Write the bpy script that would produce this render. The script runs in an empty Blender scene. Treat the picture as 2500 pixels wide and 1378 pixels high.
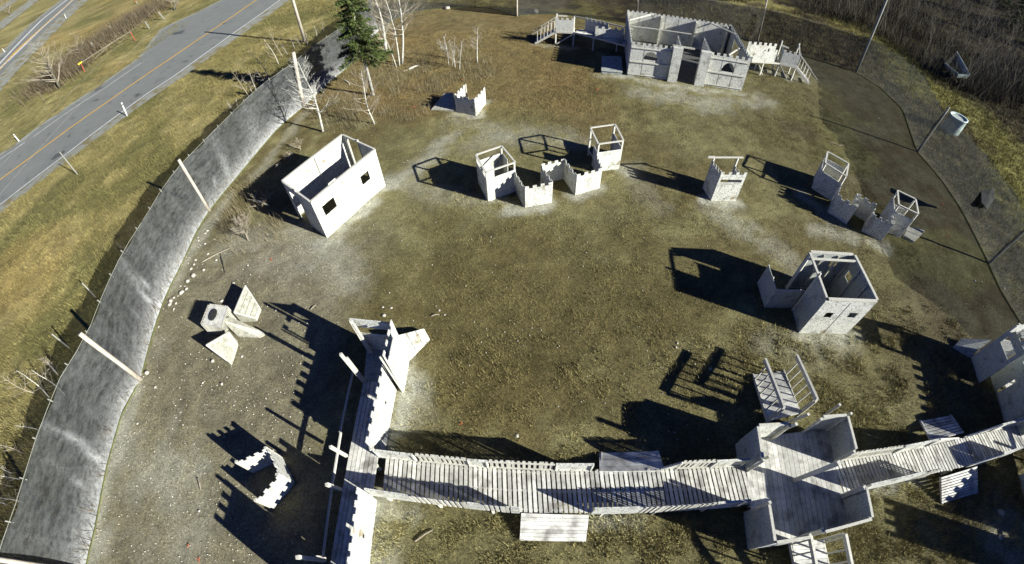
import bpy, bmesh, math, random
import numpy as np
from mathutils import Vector, noise as mnoise
random.seed(7); np.random.seed(7)
R = math.radians
SC = bpy.context.scene
COL = SC.collection

# ------------------------------------------------------------------ camera
CAM_H = 14.646          # metres above the field
F_PX, K3 = 1058.8, -0.0858   # wide action-camera lens: angle = r + K3 r^3 (r in focal lengths)
PITCH, ROLL = 0.67451, -0.04669
cam_d = bpy.data.cameras.new("camera"); cam = bpy.data.objects.new("camera", cam_d); COL.objects.link(cam)
cam.location = (0, 0, CAM_H)
from mathutils import Matrix
cam.rotation_euler = (Matrix.Rotation(PITCH, 4, 'X') @ Matrix.Rotation(ROLL, 4, 'Z')).to_euler()
cam_d.type = 'PANO'
cam_d.sensor_width = 36.0
cam_d.clip_start = 0.1; cam_d.clip_end = 3000
FMM = F_PX * 36.0 / 2500.0
cc = cam_d.cycles if hasattr(cam_d, 'cycles') else cam_d
def _set(n, v):
    for o in (cam_d, getattr(cam_d, 'cycles', None)):
        if o is not None:
            try:
                setattr(o, n, v); return
            except Exception: pass
_set('panorama_type', 'FISHEYE_LENS_POLYNOMIAL')
_set('fisheye_fov', R(170))
_set('fisheye_polynomial_k0', 0.0)
_set('fisheye_polynomial_k1', -1.0 / FMM)
_set('fisheye_polynomial_k2', 0.0)
_set('fisheye_polynomial_k3', -K3 / FMM ** 3)
_set('fisheye_polynomial_k4', 0.0)
SC.camera = cam

# ------------------------------------------------------------------ light
SUN = Vector((2.07, -1.08, 1.0)).normalized()      # towards the sun
w = bpy.data.worlds.new("World"); SC.world = w; w.use_nodes = True
nt = w.node_tree; nt.nodes.clear()
sky = nt.nodes.new('ShaderNodeTexSky'); sky.sky_type = 'NISHITA'; sky.sun_disc = False
sky.sun_elevation = math.asin(SUN.z); sky.sun_rotation = math.atan2(SUN.x, SUN.y)
sky.altitude = 2500; sky.dust_density = 0.1; sky.air_density = 0.42; sky.ozone_density = 5.0
bg = nt.nodes.new('ShaderNodeBackground'); bg.inputs[1].default_value = 0.05
out = nt.nodes.new('ShaderNodeOutputWorld')
tint = nt.nodes.new('ShaderNodeMix'); tint.data_type = 'RGBA'; tint.blend_type = 'MULTIPLY'; tint.inputs[0].default_value = 1.0
tint.inputs[7].default_value = (0.62, 0.80, 1.35, 1)   # deep blue, very clear autumn sky
nt.links.new(sky.outputs[0], tint.inputs[6]); nt.links.new(tint.outputs[2], bg.inputs[0]); nt.links.new(bg.outputs[0], out.inputs[0])
sd = bpy.data.lights.new("sun", 'SUN'); sd.energy = 5.0; sd.angle = R(0.5); sd.color = (1.0, 0.99, 0.93)
so = bpy.data.objects.new("sun", sd); COL.objects.link(so); so.location = (40, -20, 40)
so.rotation_euler = SUN.to_track_quat('Z', 'Y').to_euler()
SC.view_settings.view_transform = 'Standard'; SC.view_settings.look = 'None'
SC.view_settings.exposure = 1.42; SC.view_settings.gamma = 1.0

# ------------------------------------------------------------------ surveying: photo point -> place on the ground
def ray(x, y):
    dx, dy = x - 1250.0, y - 689.0
    r = math.hypot(dx, dy) + 1e-9; rr = r / F_PX
    th = rr + K3 * rr ** 3
    v = (math.sin(th) * dx / r, -math.sin(th) * dy / r, -math.cos(th))
    c, s = math.cos(ROLL), math.sin(ROLL); v = (c * v[0] - s * v[1], s * v[0] + c * v[1], v[2])
    c, s = math.cos(PITCH), math.sin(PITCH)
    return Vector((v[0], c * v[1] - s * v[2], s * v[1] + c * v[2]))
def terr(x, y):
    r = math.hypot(x, y)
    t = max(0.0, r - 48.0)
    return 0.075 * t * t / (t + 12.0) if t < 300 else 0.075 * 300 * 300 / 312.0
def G(x, y, z=0.0):
    """point at height z above the field seen at photo point (x, y)"""
    v = ray(x, y); t = (z - CAM_H) / v.z
    return Vector((v.x * t, v.y * t, z))
def GT(x, y, z=0.0):
    """same, on the rising terrain"""
    v = ray(x, y); a, b = 5.0, 900.0
    f = lambda t: CAM_H + v.z * t - terr(v.x * t, v.y * t) - z
    for _ in range(50):
        m = (a + b) / 2
        if f(m) > 0: a = m
        else: b = m
    p = v * a; return Vector((p.x, p.y, terr(p.x, p.y) + z))
def height(bx, by, tx, ty, z0=0.0):
    """height of the point seen at (tx,ty) straight above ground point seen at (bx,by)"""
    B = GT(bx, by, z0) if z0 == 0 else G(bx, by, z0); v = ray(tx, ty)
    d = math.hypot(B.x, B.y); s = d / ((v.x * B.x + v.y * B.y) / d)
    return B, CAM_H + v.z * s
def onwall(A, B, x, y):
    """(s, z) of a photo point on the vertical plane through A-B"""
    v = ray(x, y); d = Vector((B.x - A.x, B.y - A.y)); L = d.length; d /= L
    n = Vector((-d.y, d.x)); t = (A.x * n.x + A.y * n.y) / (v.x * n.x + v.y * n.y)
    px, py = v.x * t, v.y * t
    return (px - A.x) * d.x + (py - A.y) * d.y, CAM_H + v.z * t
def crop(x0, y0, s): return lambda x, y: (x0 + x / s, y0 + y / s)
def V2(p, z): return Vector((p.x, p.y, z))

# ------------------------------------------------------------------ objects
def tag(o, label=None, cat=None, group=None, kind=None):
    if label: o['label'] = label
    if cat: o['category'] = cat
    if group: o['group'] = group
    if kind: o['kind'] = kind
    return o
def thing(name, loc, label, cat, group=None):
    o = bpy.data.objects.new(name, None); COL.objects.link(o)
    o.location = loc; o.empty_display_size = 0.3
    return tag(o, label, cat, group)
def wloc(o):
    p = Vector((0, 0, 0))
    while o is not None: p += Vector(o.location); o = o.parent
    return p
class MB:
    """collects boxes, bars and slabs; build() links them as one mesh object"""
    def __init__(self): self.v = []; self.f = []
    def hexa(self, p):
        i = len(self.v); self.v += [Vector(q) for q in p]
        a, b = p[0], p[6]
        self.f += [(i, i+3, i+2, i+1), (i+4, i+5, i+6, i+7), (i, i+1, i+5, i+4), (i+1, i+2, i+6, i+5), (i+2, i+3, i+7, i+6), (i+3, i, i+4, i+7)]
    def bar(self, a, b, w=0.09, h=None, up=None):
        a, b = Vector(a), Vector(b); h = h or w; d = (b - a)
        if d.length < 1e-5: return self
        d.normalize(); up = Vector(up) if up is not None else (Vector((0, 0, 1)) if abs(d.z) < 0.95 else Vector((1, 0.2, 0)))
        s = d.cross(up).normalized(); u = s.cross(d)
        s = s * w / 2; u = u * h / 2
        self.hexa([a-s-u, a+s-u, b+s-u, b-s-u, a-s+u, a+s+u, b+s+u, b-s+u]); return self
    def quadslab(self, p, t):
        p = [Vector(q) for q in p]; n = (p[1]-p[0]).cross(p[3]-p[0]).normalized() * t
        self.hexa([q - n for q in p] + p); return self
    def prism(self, pts, z0, z1):
        n = len(pts); i = len(self.v)
        self.v += [Vector((p[0], p[1], z0 if not hasattr(z0, '__len__') else z0[k])) for k, p in enumerate(pts)]
        self.v += [Vector((p[0], p[1], z1 if not hasattr(z1, '__len__') else z1[k])) for k, p in enumerate(pts)]
        self.f.append(tuple(reversed(range(i, i+n)))); self.f.append(tuple(range(i+n, i+2*n)))
        for k in range(n): m = (k+1) % n; self.f.append((i+k, i+m, i+n+m, i+n+k))
        return self
    def tube(self, pts, rad, n=6):
        i0 = len(self.v)
        for k, p in enumerate(pts):
            d = (pts[min(k+1, len(pts)-1)] - pts[max(k-1, 0)]).normalized()
            s = d.cross(Vector((0.13, 0.31, 0.94)) if abs(d.z) < 0.9 else Vector((1, 0, 0))).normalized(); u = s.cross(d)
            for j in range(n):
                a = 2*math.pi*j/n; self.v.append(p + (s*math.cos(a) + u*math.sin(a)) * rad[k])
        for k in range(len(pts)-1):
            for j in range(n):
                a = i0+k*n+j; b = i0+k*n+(j+1) % n
                self.f.append((a, b, b+n, a+n))
        self.f.append(tuple(i0+j for j in reversed(range(n)))); self.f.append(tuple(i0+(len(pts)-1)*n+j for j in range(n)))
        return self
    def wall(self, A, B, z0, h, t=0.03, mer=0.0, n=0, holes=(), hB=None, duty=0.5, off=0.0, first=True):
        """vertical sheet A->B, top at z0+h, n merlons of height mer, holes (s0,s1,za,zb[,'arch'])"""
        A = Vector((A.x, A.y)); B = Vector((B.x, B.y)); d = B - A; L = d.length; d /= L; nn = Vector((-d.y, d.x)) * t / 2
        hB = h if hB is None else hB
        br = {0.0, L}; mers = []
        if n:
            p = L / (n - 1 + duty) if n > 1 else L
            for k in range(n):
                a = k * p + off + (random.uniform(-.012, .012) if 0 < k < n-1 else 0); b = min(a + p * duty + random.uniform(-.012, .012), L); mers.append((max(a, 0), b, random.uniform(-.014, .014))); br |= {max(a, 0.0), b}
        hs = []
        for q in holes:
            a, b = max(0, q[0]), min(L, q[1]); hs.append((a, b) + tuple(q[2:])); br |= {a, b}
            if len(q) > 4:
                for k in range(1, 14): br.add(a + (b-a)*k/14)
        br = sorted(br)
        for a, b in zip(br, br[1:]):
            if b - a < 1e-4: continue
            m = (a + b) / 2; top = (z0 + h + (hB-h)*a/L, z0 + h + (hB-h)*b/L)
            for x_, y_, j_ in mers:
                if x_ <= m <= y_: top = (top[0]+mer+j_, top[1]+mer+j_+random.uniform(-.006, .006)); break
            iv = [(z0, z0) + top]
            for q in hs:
                if q[0] <= m <= q[1]:
                    zt = q[3]
                    if len(q) > 4:
                        u = (m - (q[0]+q[1])/2) / ((q[1]-q[0])/2); zt = q[2] + (q[3]-q[2]) * math.sqrt(max(0.0, 1-u*u))
                    nv = []
                    for (c0, c1, e0, e1) in iv:
                        if zt <= c0 or q[2] >= e0: nv.append((c0, c1, e0, e1)); continue
                        if q[2] > c0: nv.append((c0, c1, q[2], q[2]))
                        if zt < e0: nv.append((zt, zt, e0, e1))
                    iv = nv
            pa = A + d*a; pb = A + d*b
            for (c0, c1, e0, e1) in iv:
                P = lambda p, s, z: Vector((p.x + nn.x*s, p.y + nn.y*s, z))
                self.hexa([P(pa, -1, c0), P(pb, -1, c1), P(pb, 1, c1), P(pa, 1, c0), P(pa, -1, e0), P(pb, -1, e1), P(pb, 1, e1), P(pa, 1, e0)])
        return self
    def build(self, name, mat, parent=None, smooth=False, **kw):
        me = bpy.data.meshes.new(name); o0 = wloc(parent) if parent else Vector((0, 0, 0))
        me.from_pydata([tuple(p - o0) for p in self.v], [], self.f)
        bm = bmesh.new(); bm.from_mesh(me); bmesh.ops.recalc_face_normals(bm, faces=bm.faces); bm.to_mesh(me); bm.free()
        me.materials.append(mat)
        if smooth:
            for p in me.polygons: p.use_smooth = True
        o = bpy.data.objects.new(name, me); COL.objects.link(o)
        if parent: o.parent = parent
        return tag(o, **kw)

# ------------------------------------------------------------------ materials
def mat(name, col, col2=None, scale=8.0, rough=0.8, bump=0.0, bscale=None, spots=None, stretch=None, thr=(0.35, 0.65), isl=0.0):
    m = bpy.data.materials.new(name); m.use_nodes = True; t = m.node_tree; N = t.nodes; L = t.links
    b = N['Principled BSDF']; b.inputs['Roughness'].default_value = rough
    if 'Specular IOR Level' in b.inputs: b.inputs['Specular IOR Level'].default_value = 0.2
    tc = N.new('ShaderNodeTexCoord'); mp = N.new('ShaderNodeMapping'); L.new(tc.outputs['Object'], mp.inputs[0])
    if stretch: mp.inputs['Scale'].default_value = stretch
    nz = N.new('ShaderNodeTexNoise'); nz.inputs['Scale'].default_value = scale; nz.inputs['Detail'].default_value = 6; nz.inputs['Roughness'].default_value = 0.65
    L.new(mp.outputs[0], nz.inputs['Vector'])
    rp = N.new('ShaderNodeMapRange'); rp.inputs[1].default_value = thr[0]; rp.inputs[2].default_value = thr[1]
    L.new(nz.outputs[0], rp.inputs[0])
    mx = N.new('ShaderNodeMix'); mx.data_type = 'RGBA'; L.new(rp.outputs[0], mx.inputs[0])
    mx.inputs[6].default_value = (*col, 1); mx.inputs[7].default_value = (*(col2 or col), 1)
    cur = mx.outputs[2]
    for sp in (spots or []):
        c, sc, lo, hi = sp
        n2 = N.new('ShaderNodeTexNoise'); n2.inputs['Scale'].default_value = sc; n2.inputs['Detail'].default_value = 4
        L.new(mp.outputs[0], n2.inputs['Vector'])
        r2 = N.new('ShaderNodeMapRange'); r2.inputs[1].default_value = lo; r2.inputs[2].default_value = hi; L.new(n2.outputs[0], r2.inputs[0])
        m2 = N.new('ShaderNodeMix'); m2.data_type = 'RGBA'; L.new(r2.outputs[0], m2.inputs[0]); L.new(cur, m2.inputs[6]); m2.inputs[7].default_value = (*c, 1); cur = m2.outputs[2]
    if isl:
        ge = N.new('ShaderNodeNewGeometry'); ir = N.new('ShaderNodeMapRange'); ir.inputs[3].default_value = 1-isl; ir.inputs[4].default_value = 1+isl*.6
        L.new(ge.outputs['Random Per Island'], ir.inputs[0]); vm = N.new('ShaderNodeVectorMath'); vm.operation = 'SCALE'; L.new(cur, vm.inputs[0]); L.new(ir.outputs[0], vm.inputs['Scale']); cur = vm.outputs[0]
    L.new(cur, b.inputs['Base Color'])
    if bump:
        bp = N.new('ShaderNodeBump'); bp.inputs['Strength'].default_value = 1.0; bp.inputs['Distance'].default_value = bump
        n3 = N.new('ShaderNodeTexNoise'); n3.inputs['Scale'].default_value = bscale or scale; n3.inputs['Detail'].default_value = 5
        L.new(mp.outputs[0], n3.inputs['Vector']); L.new(n3.outputs[0], bp.inputs['Height']); L.new(bp.outputs[0], b.inputs['Normal'])
    return m
M = {}
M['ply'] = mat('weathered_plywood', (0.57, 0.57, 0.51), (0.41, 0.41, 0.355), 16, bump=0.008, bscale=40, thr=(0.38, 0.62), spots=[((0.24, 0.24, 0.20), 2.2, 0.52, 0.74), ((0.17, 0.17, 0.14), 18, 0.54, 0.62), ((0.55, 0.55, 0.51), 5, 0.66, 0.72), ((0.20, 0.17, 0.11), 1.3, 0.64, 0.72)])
M['ply2'] = mat('shade_toned_plywood', (0.34, 0.36, 0.33), (0.25, 0.265, 0.245), 14, bump=0.006, bscale=40, spots=[((0.16, 0.17, 0.15), 20, 0.55, 0.63), ((0.13, 0.14, 0.13), 2.6, 0.55, 0.75), ((0.10, 0.10, 0.09), 30, 0.64, 0.75)])  # plywood darkened for walls turned from the sun, with stain spots
M['floorboard'] = mat('shade_dark_floor', (0.09, 0.09, 0.085), (0.06, 0.06, 0.055), 5)  # near-black tone puts the shade inside the castle into the floor colour
M['wood'] = mat('grey_lumber', isl=0.15, col= (0.50, 0.49, 0.42), col2=(0.35, 0.34, 0.28), scale=14, bump=0.003, bscale=40, spots=[((0.2, 0.19, 0.15), 30, 0.6, 0.7)])
M['plank'] = mat('walkway_planks', (0.58, 0.57, 0.51), (0.41, 0.405, 0.355), 7, isl=0.3, bump=0.004, bscale=50, spots=[((0.17, 0.16, 0.14), 2.0, 0.5, 0.75), ((0.13, 0.12, 0.10), 40, 0.62, 0.7)])
M['oldwood'] = mat('worn_boards', (0.40, 0.39, 0.32), (0.22, 0.22, 0.17), 5, bump=0.006, bscale=30, spots=[((0.15, 0.14, 0.1), 20, 0.55, 0.7)])
M['pole'] = mat('pale_pole', (0.42, 0.38, 0.31), (0.27, 0.23, 0.18), 6, bump=0.004, stretch=(4, 4, 0.5))
M['greypole'] = mat('grey_pole', (0.25, 0.25, 0.21), (0.16, 0.16, 0.13), 6, stretch=(4, 4, 0.5))
M['brownpole'] = mat('brown_pole', (0.20, 0.16, 0.11), (0.12, 0.09, 0.06), 6, stretch=(4, 4, 0.5))
M['stone'] = mat('fieldstone', (0.40, 0.37, 0.31), (0.26, 0.24, 0.2), 7, bump=0.01, bscale=12)
M['bark'] = mat('pale_bark', (0.50, 0.49, 0.42), (0.33, 0.32, 0.26), 5, spots=[((0.05, 0.05, 0.04), 9, 0.58, 0.64)], stretch=(1, 1, 2.5))
M['twig'] = mat('twigs', (0.27, 0.24, 0.18), (0.20, 0.17, 0.12), 6)
M['greytwig'] = mat('grey_stems', (0.12, 0.11, 0.08), (0.075, 0.068, 0.045), 3)
M['spruce'] = mat('spruce_needles', (0.035, 0.055, 0.016), (0.065, 0.09, 0.022), 2.5)
M['brush'] = mat('dark_brush', (0.10, 0.085, 0.06), (0.055, 0.045, 0.03), 1.5)
M['white'] = mat('white_paint', (0.75, 0.75, 0.72), (0.6, 0.6, 0.57), 6)
M['black'] = mat('black_band', (0.02, 0.02, 0.02))
M['red'] = mat('red_paint', (0.30, 0.07, 0.035))
M['yellow'] = mat('yellow_paint', (0.7, 0.55, 0.02))
M['orange'] = mat('orange_tape', (0.50, 0.11, 0.05))
M['rust'] = mat('dull_brown_rail', (0.20, 0.18, 0.13), (0.12, 0.10, 0.07), 4)
M['galv'] = mat('galvanised_steel', (0.35, 0.38, 0.35), (0.27, 0.3, 0.27), 5, rough=0.5)
M['plastic'] = mat('translucent_tank', (0.42, 0.50, 0.46), (0.30, 0.37, 0.34), 3, rough=0.5)
M['dark'] = mat('dark_void', (0.02, 0.022, 0.02), (0.035, 0.035, 0.03), 4)
M['tarp'] = mat('weathered_fabric', (0.30, 0.36, 0.33), (0.13, 0.16, 0.15), 5, bump=0.02, bscale=4)
M['asphalt'] = mat('asphalt', (0.140, 0.147, 0.134), (0.113, 0.119, 0.108), 0.35, bump=0.004, bscale=60, spots=[((0.19, 0.20, 0.185), 60, 0.5, 0.75), ((0.095, 0.10, 0.095), 0.9, 0.6, 0.75), ((0.06, 0.063, 0.06), 0.35, 0.66, 0.70)], thr=(0.3, 0.7))
M['gravel'] = mat('gravel', (0.20, 0.21, 0.175), (0.14, 0.145, 0.11), 1.2, bump=0.02, bscale=25, spots=[((0.26, 0.26, 0.23), 25, 0.52, 0.62), ((0.15, 0.125, 0.06), 0.8, 0.5, 0.62)])
M['yline'] = mat('yellow_line', (0.50, 0.28, 0.035), (0.38, 0.23, 0.05), 5, spots=[((0.12, 0.12, 0.10), 9, 0.58, 0.68)])
M['wline'] = mat('white_line', (0.50, 0.50, 0.47), (0.34, 0.34, 0.32), 5, spots=[((0.12, 0.12, 0.11), 8, 0.58, 0.66)])

def net_mat(name, col, col2, dust, trans, lum=0.0):
    m = bpy.data.materials.new(name); m.use_nodes = True; t = m.node_tree; N = t.nodes; L = t.links
    b = N['Principled BSDF']; b.inputs['Roughness'].default_value = 0.9
    tc = N.new('ShaderNodeTexCoord'); nz = N.new('ShaderNodeTexNoise'); nz.inputs['Scale'].default_value = 2.6; nz.inputs['Detail'].default_value = 9; nz.inputs['Roughness'].default_value = 0.85
    mp = N.new('ShaderNodeMapping'); mp.inputs['Scale'].default_value = (0.6, 0.6, 1.6)
    L.new(tc.outputs['Object'], mp.inputs[0]); L.new(mp.outputs[0], nz.inputs['Vector'])
    rp = N.new('ShaderNodeMapRange'); rp.inputs[1].default_value = 0.40; rp.inputs[2].default_value = 0.60; L.new(nz.outputs[0], rp.inputs[0])
    mx = N.new('ShaderNodeMix'); mx.data_type = 'RGBA'; L.new(rp.outputs[0], mx.inputs[0]); mx.inputs[6].default_value = (*col, 1); mx.inputs[7].default_value = (*col2, 1)
    at = N.new('ShaderNodeAttribute'); at.attribute_name = 'dust'
    n2 = N.new('ShaderNodeTexNoise'); n2.inputs['Scale'].default_value = 6; n2.inputs['Detail'].default_value = 8; n2.inputs['Roughness'].default_value = 0.8
    L.new(tc.outputs['Object'], n2.inputs['Vector'])
    ad = N.new('ShaderNodeMath'); ad.operation = 'MULTIPLY_ADD'; L.new(n2.outputs[0], ad.inputs[0]); ad.inputs[1].default_value = 2.4; ad.inputs[2].default_value = -1.2
    ad2 = N.new('ShaderNodeMath'); ad2.operation = 'ADD'; ad2.use_clamp = True; L.new(ad.outputs[0], ad2.inputs[0]); L.new(at.outputs['Fac'], ad2.inputs[1])
    ml = N.new('ShaderNodeMath'); ml.operation = 'MULTIPLY'; ml.use_clamp = True; L.new(ad2.outputs[0], ml.inputs[0]); L.new(at.outputs['Fac'], ml.inputs[1])
    m2 = N.new('ShaderNodeMix'); m2.data_type = 'RGBA'; L.new(ml.outputs[0], m2.inputs[0]); L.new(mx.outputs[2], m2.inputs[6]); m2.inputs[7].default_value = (*dust, 1)
    L.new(m2.outputs[2], b.inputs['Base Color'])
    tr = N.new('ShaderNodeBsdfTransparent'); ms = N.new('ShaderNodeMixShader')
    fr = N.new('ShaderNodeMapRange'); L.new(ml.outputs[0], fr.inputs[0]); fr.inputs[3].default_value = 1 - trans; fr.inputs[4].default_value = 0.93
    tl = N.new('ShaderNodeBsdfTranslucent'); L.new(m2.outputs[2], tl.inputs[0]); mt_ = N.new('ShaderNodeMixShader'); mt_.inputs[0].default_value = lum; L.new(b.outputs[0], mt_.inputs[1]); L.new(tl.outputs[0], mt_.inputs[2])
    L.new(fr.outputs[0], ms.inputs[0]); L.new(tr.outputs[0], ms.inputs[1]); L.new(mt_.outputs[0], ms.inputs[2]); L.new(ms.outputs[0], N['Material Output'].inputs[0])
    return m
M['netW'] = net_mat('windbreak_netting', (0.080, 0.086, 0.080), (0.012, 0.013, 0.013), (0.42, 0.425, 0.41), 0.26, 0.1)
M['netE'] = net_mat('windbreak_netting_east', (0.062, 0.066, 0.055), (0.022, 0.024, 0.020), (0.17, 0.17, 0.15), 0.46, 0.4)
M['moss'] = mat('mossy_net_hem', (0.13, 0.14, 0.035), (0.07, 0.08, 0.03), 4)
M['scrapnet'] = net_mat('black_netting', (0.020, 0.022, 0.022), (0.010, 0.011, 0.011), (0.1, 0.1, 0.1), 0.18)

# ------------------------------------------------------------------ numpy helpers
_VN = {}
def vnoise(x, y, s, seed):
    if seed not in _VN: _VN[seed] = np.random.RandomState(seed).rand(256, 256)
    g = _VN[seed]
    u = x / s; v = y / s; i = np.floor(u).astype(int); j = np.floor(v).astype(int); fu = u - i; fv = v - j
    fu = fu*fu*(3-2*fu); fv = fv*fv*(3-2*fv)
    a = g[i % 256, j % 256]; b = g[(i+1) % 256, j % 256]; c = g[i % 256, (j+1) % 256]; d = g[(i+1) % 256, (j+1) % 256]
    return (a*(1-fu)+b*fu)*(1-fv) + (c*(1-fu)+d*fu)*fv
def fbm(x, y, s, seed, n=3):
    r = 0; w = 0
    for k in range(n): r = r + vnoise(x, y, s/2**k, seed+k)*0.6**k; w += 0.6**k
    return r/w
def segdist(x, y, pts):
    d = np.full(x.shape, 1e9)
    for a, b in zip(pts, pts[1:]):
        ax, ay, bx, by = a[0], a[1], b[0], b[1]; L2 = (bx-ax)**2+(by-ay)**2 + 1e-9
        t = np.clip(((x-ax)*(bx-ax)+(y-ay)*(by-ay))/L2, 0, 1)
        d = np.minimum(d, np.hypot(x-ax-t*(bx-ax), y-ay-t*(by-ay)))
    return d
def inside(x, y, poly):
    r = np.zeros(x.shape, bool); n = len(poly)
    for k in range(n):
        x1, y1 = poly[k][:2]; x2, y2 = poly[(k+1) % n][:2]
        c = ((y1 > y) != (y2 > y)) & (x < (x2-x1)*(y-y1)/((y2-y1) + 1e-12)+x1); r ^= c
    return r
def terr_np(x, y):
    r = np.hypot(x, y); t = np.clip(r-48.0, 0, 300); return 0.075*t*t/(t+12.0)
def sst(a, b, x):
    t = np.clip((x-a)/(b-a), 0, 1); return t*t*(3-2*t)
def LL(pts): return [GT(*p) for p in pts]

WEST = [G(205, 1405)] + LL([(210, 1378), (232, 1285), (262, 1130), (300, 1000), (343, 927), (372, 815), (403, 725), (446, 640), (478, 568), (511, 515), (585, 425), (680, 312), (741, 262), (800, 205), (850, 165), (925, 75)])
NORTH = LL([(925, 75), (962, 50), (998, 32), (1054, 23), (1146, 17), (1204, 21), (1262, 40), (1300, 36), (1370, 36), (1440, 44), (1554, 62), (1700, 82), (1849, 104)])
EAST = LL([(1849, 104), (1970, 138), (2090, 177), (2150, 215), (2205, 268), (2240, 371), (2300, 440), (2350, 515), (2415, 643), (2439, 700), (2478, 765), (2499, 798)])
e0 = EAST[-1]; EAST += [e0 + Vector((2.2, -2.6, 0)), e0 + Vector((3.2, -6.5, 0)), e0 + Vector((3.0, -14, 0))]
w0 = WEST[0]; WEST = [w0 + Vector((0.6, -3, 0)), w0 + Vector((0.3, -1.5, 0))] + WEST
# the field itself rises almost nothing, the net feet follow the ground
FIELD = [tuple(p)[:2] for p in WEST + NORTH[1:] + EAST[1:]]

# ------------------------------------------------------------------ ground
def axis(lo, hi, f0, f1, step):
    a = list(np.arange(f0, f1, step)); s = step
    x = f1
    while x < hi: a.append(x); s *= 1.12; x += s
    a.append(hi); s = step; x = f0
    while x > lo: s *= 1.12; x -= s; a.insert(0, max(x, lo))
    return np.unique(np.array(a))
ax = axis(-420, 420, -62, 48, 0.26); ay = axis(-60, 420, -4, 62, 0.26)
gx, gy = np.meshgrid(ax, ay, indexing='ij'); nx, ny = gx.shape
inf = inside(gx, gy, FIELD)
fx = gx.ravel(); fy = gy.ravel()
def mixc(c, col, m): m = m[..., None]; return c*(1-m) + np.array(col)*m
n1 = fbm(gx, gy, 6, 1); n2 = fbm(gx, gy, 1.6, 9); n3 = fbm(gx, gy, 16, 21); n4 = fbm(gx, gy, 0.7, 33, 2); n5 = fbm(gx, gy, 0.45, 41, 2)
C = np.zeros(gx.shape + (3,)) + np.array((0.128, 0.115, 0.058))
C = mixc(C, (0.100, 0.084, 0.040), sst(0.42, 0.62, n1))
C = mixc(C, (0.162, 0.148, 0.076), sst(0.50, 0.72, n2)*0.8)
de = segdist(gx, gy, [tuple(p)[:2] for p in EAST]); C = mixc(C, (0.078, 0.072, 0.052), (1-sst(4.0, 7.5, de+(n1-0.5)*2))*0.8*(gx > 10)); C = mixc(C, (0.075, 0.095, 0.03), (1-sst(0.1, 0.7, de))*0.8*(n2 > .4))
c0 = GT(1300, 750); dc = np.hypot((gx-c0.x)/9.5, (gy-c0.y)/5.5)
C = mixc(C, (0.088, 0.073, 0.032), (1-sst(0.5, 1.25, dc + (n2-0.5)*0.9))*0.85)
# bare stony dirt on the west side, leaf litter by the birches, greener strip in the east
mW = (1-sst(-8.5, -5.5, gx + (n1-0.5)*4)) * (1-sst(13, 19, gy)); C = mixc(C, (0.150, 0.137, 0.100), mW*0.85)
C = mixc(C, (0.22, 0.205, 0.165), mW*sst(0.58, 0.75, n1)*0.7)
mL = sst(23, 28, gy + gx*0.25 + (n1-0.5)*4) * (1-sst(4, 9, gx)); C = mixc(C, (0.135, 0.104, 0.050), mL*0.8)
C = mixc(C, (0.155, 0.108, 0.050), mL*sst(0.50, 0.68, n1)*sst(0.40, 0.65, n2)*0.7)
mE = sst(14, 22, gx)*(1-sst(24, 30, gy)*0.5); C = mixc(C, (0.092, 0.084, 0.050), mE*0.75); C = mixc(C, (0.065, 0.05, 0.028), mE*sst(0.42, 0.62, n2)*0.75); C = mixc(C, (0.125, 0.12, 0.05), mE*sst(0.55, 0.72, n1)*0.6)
# outside of the net
west_out = ~inf & (gx < -2 + 0*gy) & (gx < 0)
O = np.zeros_like(C) + np.array((0.158, 0.136, 0.058))
O = mixc(O, (0.215, 0.185, 0.085), sst(0.45, 0.7, n2)); O = mixc(O, (0.105, 0.098, 0.038), sst(0.5, 0.68, n1)*0.9)
O = mixc(O, (0.25, 0.175, 0.07), sst(0.62, 0.75, n3)*0.4)
Q = np.zeros_like(C) + np.array((0.100, 0.082, 0.050)); Q = mixc(Q, (0.17, 0.15, 0.052), sst(0.48, 0.68, n1)*0.8); Q = mixc(Q, (0.050, 0.040, 0.025), sst(0.42, 0.62, n2)*0.9)
strip = segdist(gx, gy, [tuple(GT(*p))[:2] for p in [(2165, 110), (2250, 220), (2340, 250), (2420, 320), (2480, 400), (2530, 560)]])
Q = mixc(Q, (0.17, 0.16, 0.055), (1-sst(1.2, 4.2, strip + (n2-0.5)*3)))
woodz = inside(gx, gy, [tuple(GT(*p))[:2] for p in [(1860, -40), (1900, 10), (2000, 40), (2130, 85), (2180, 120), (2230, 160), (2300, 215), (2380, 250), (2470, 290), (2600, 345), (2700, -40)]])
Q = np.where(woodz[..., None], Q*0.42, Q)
C = np.where(inf[..., None], C, np.where((gx < 2)[..., None], O, Q))
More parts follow.
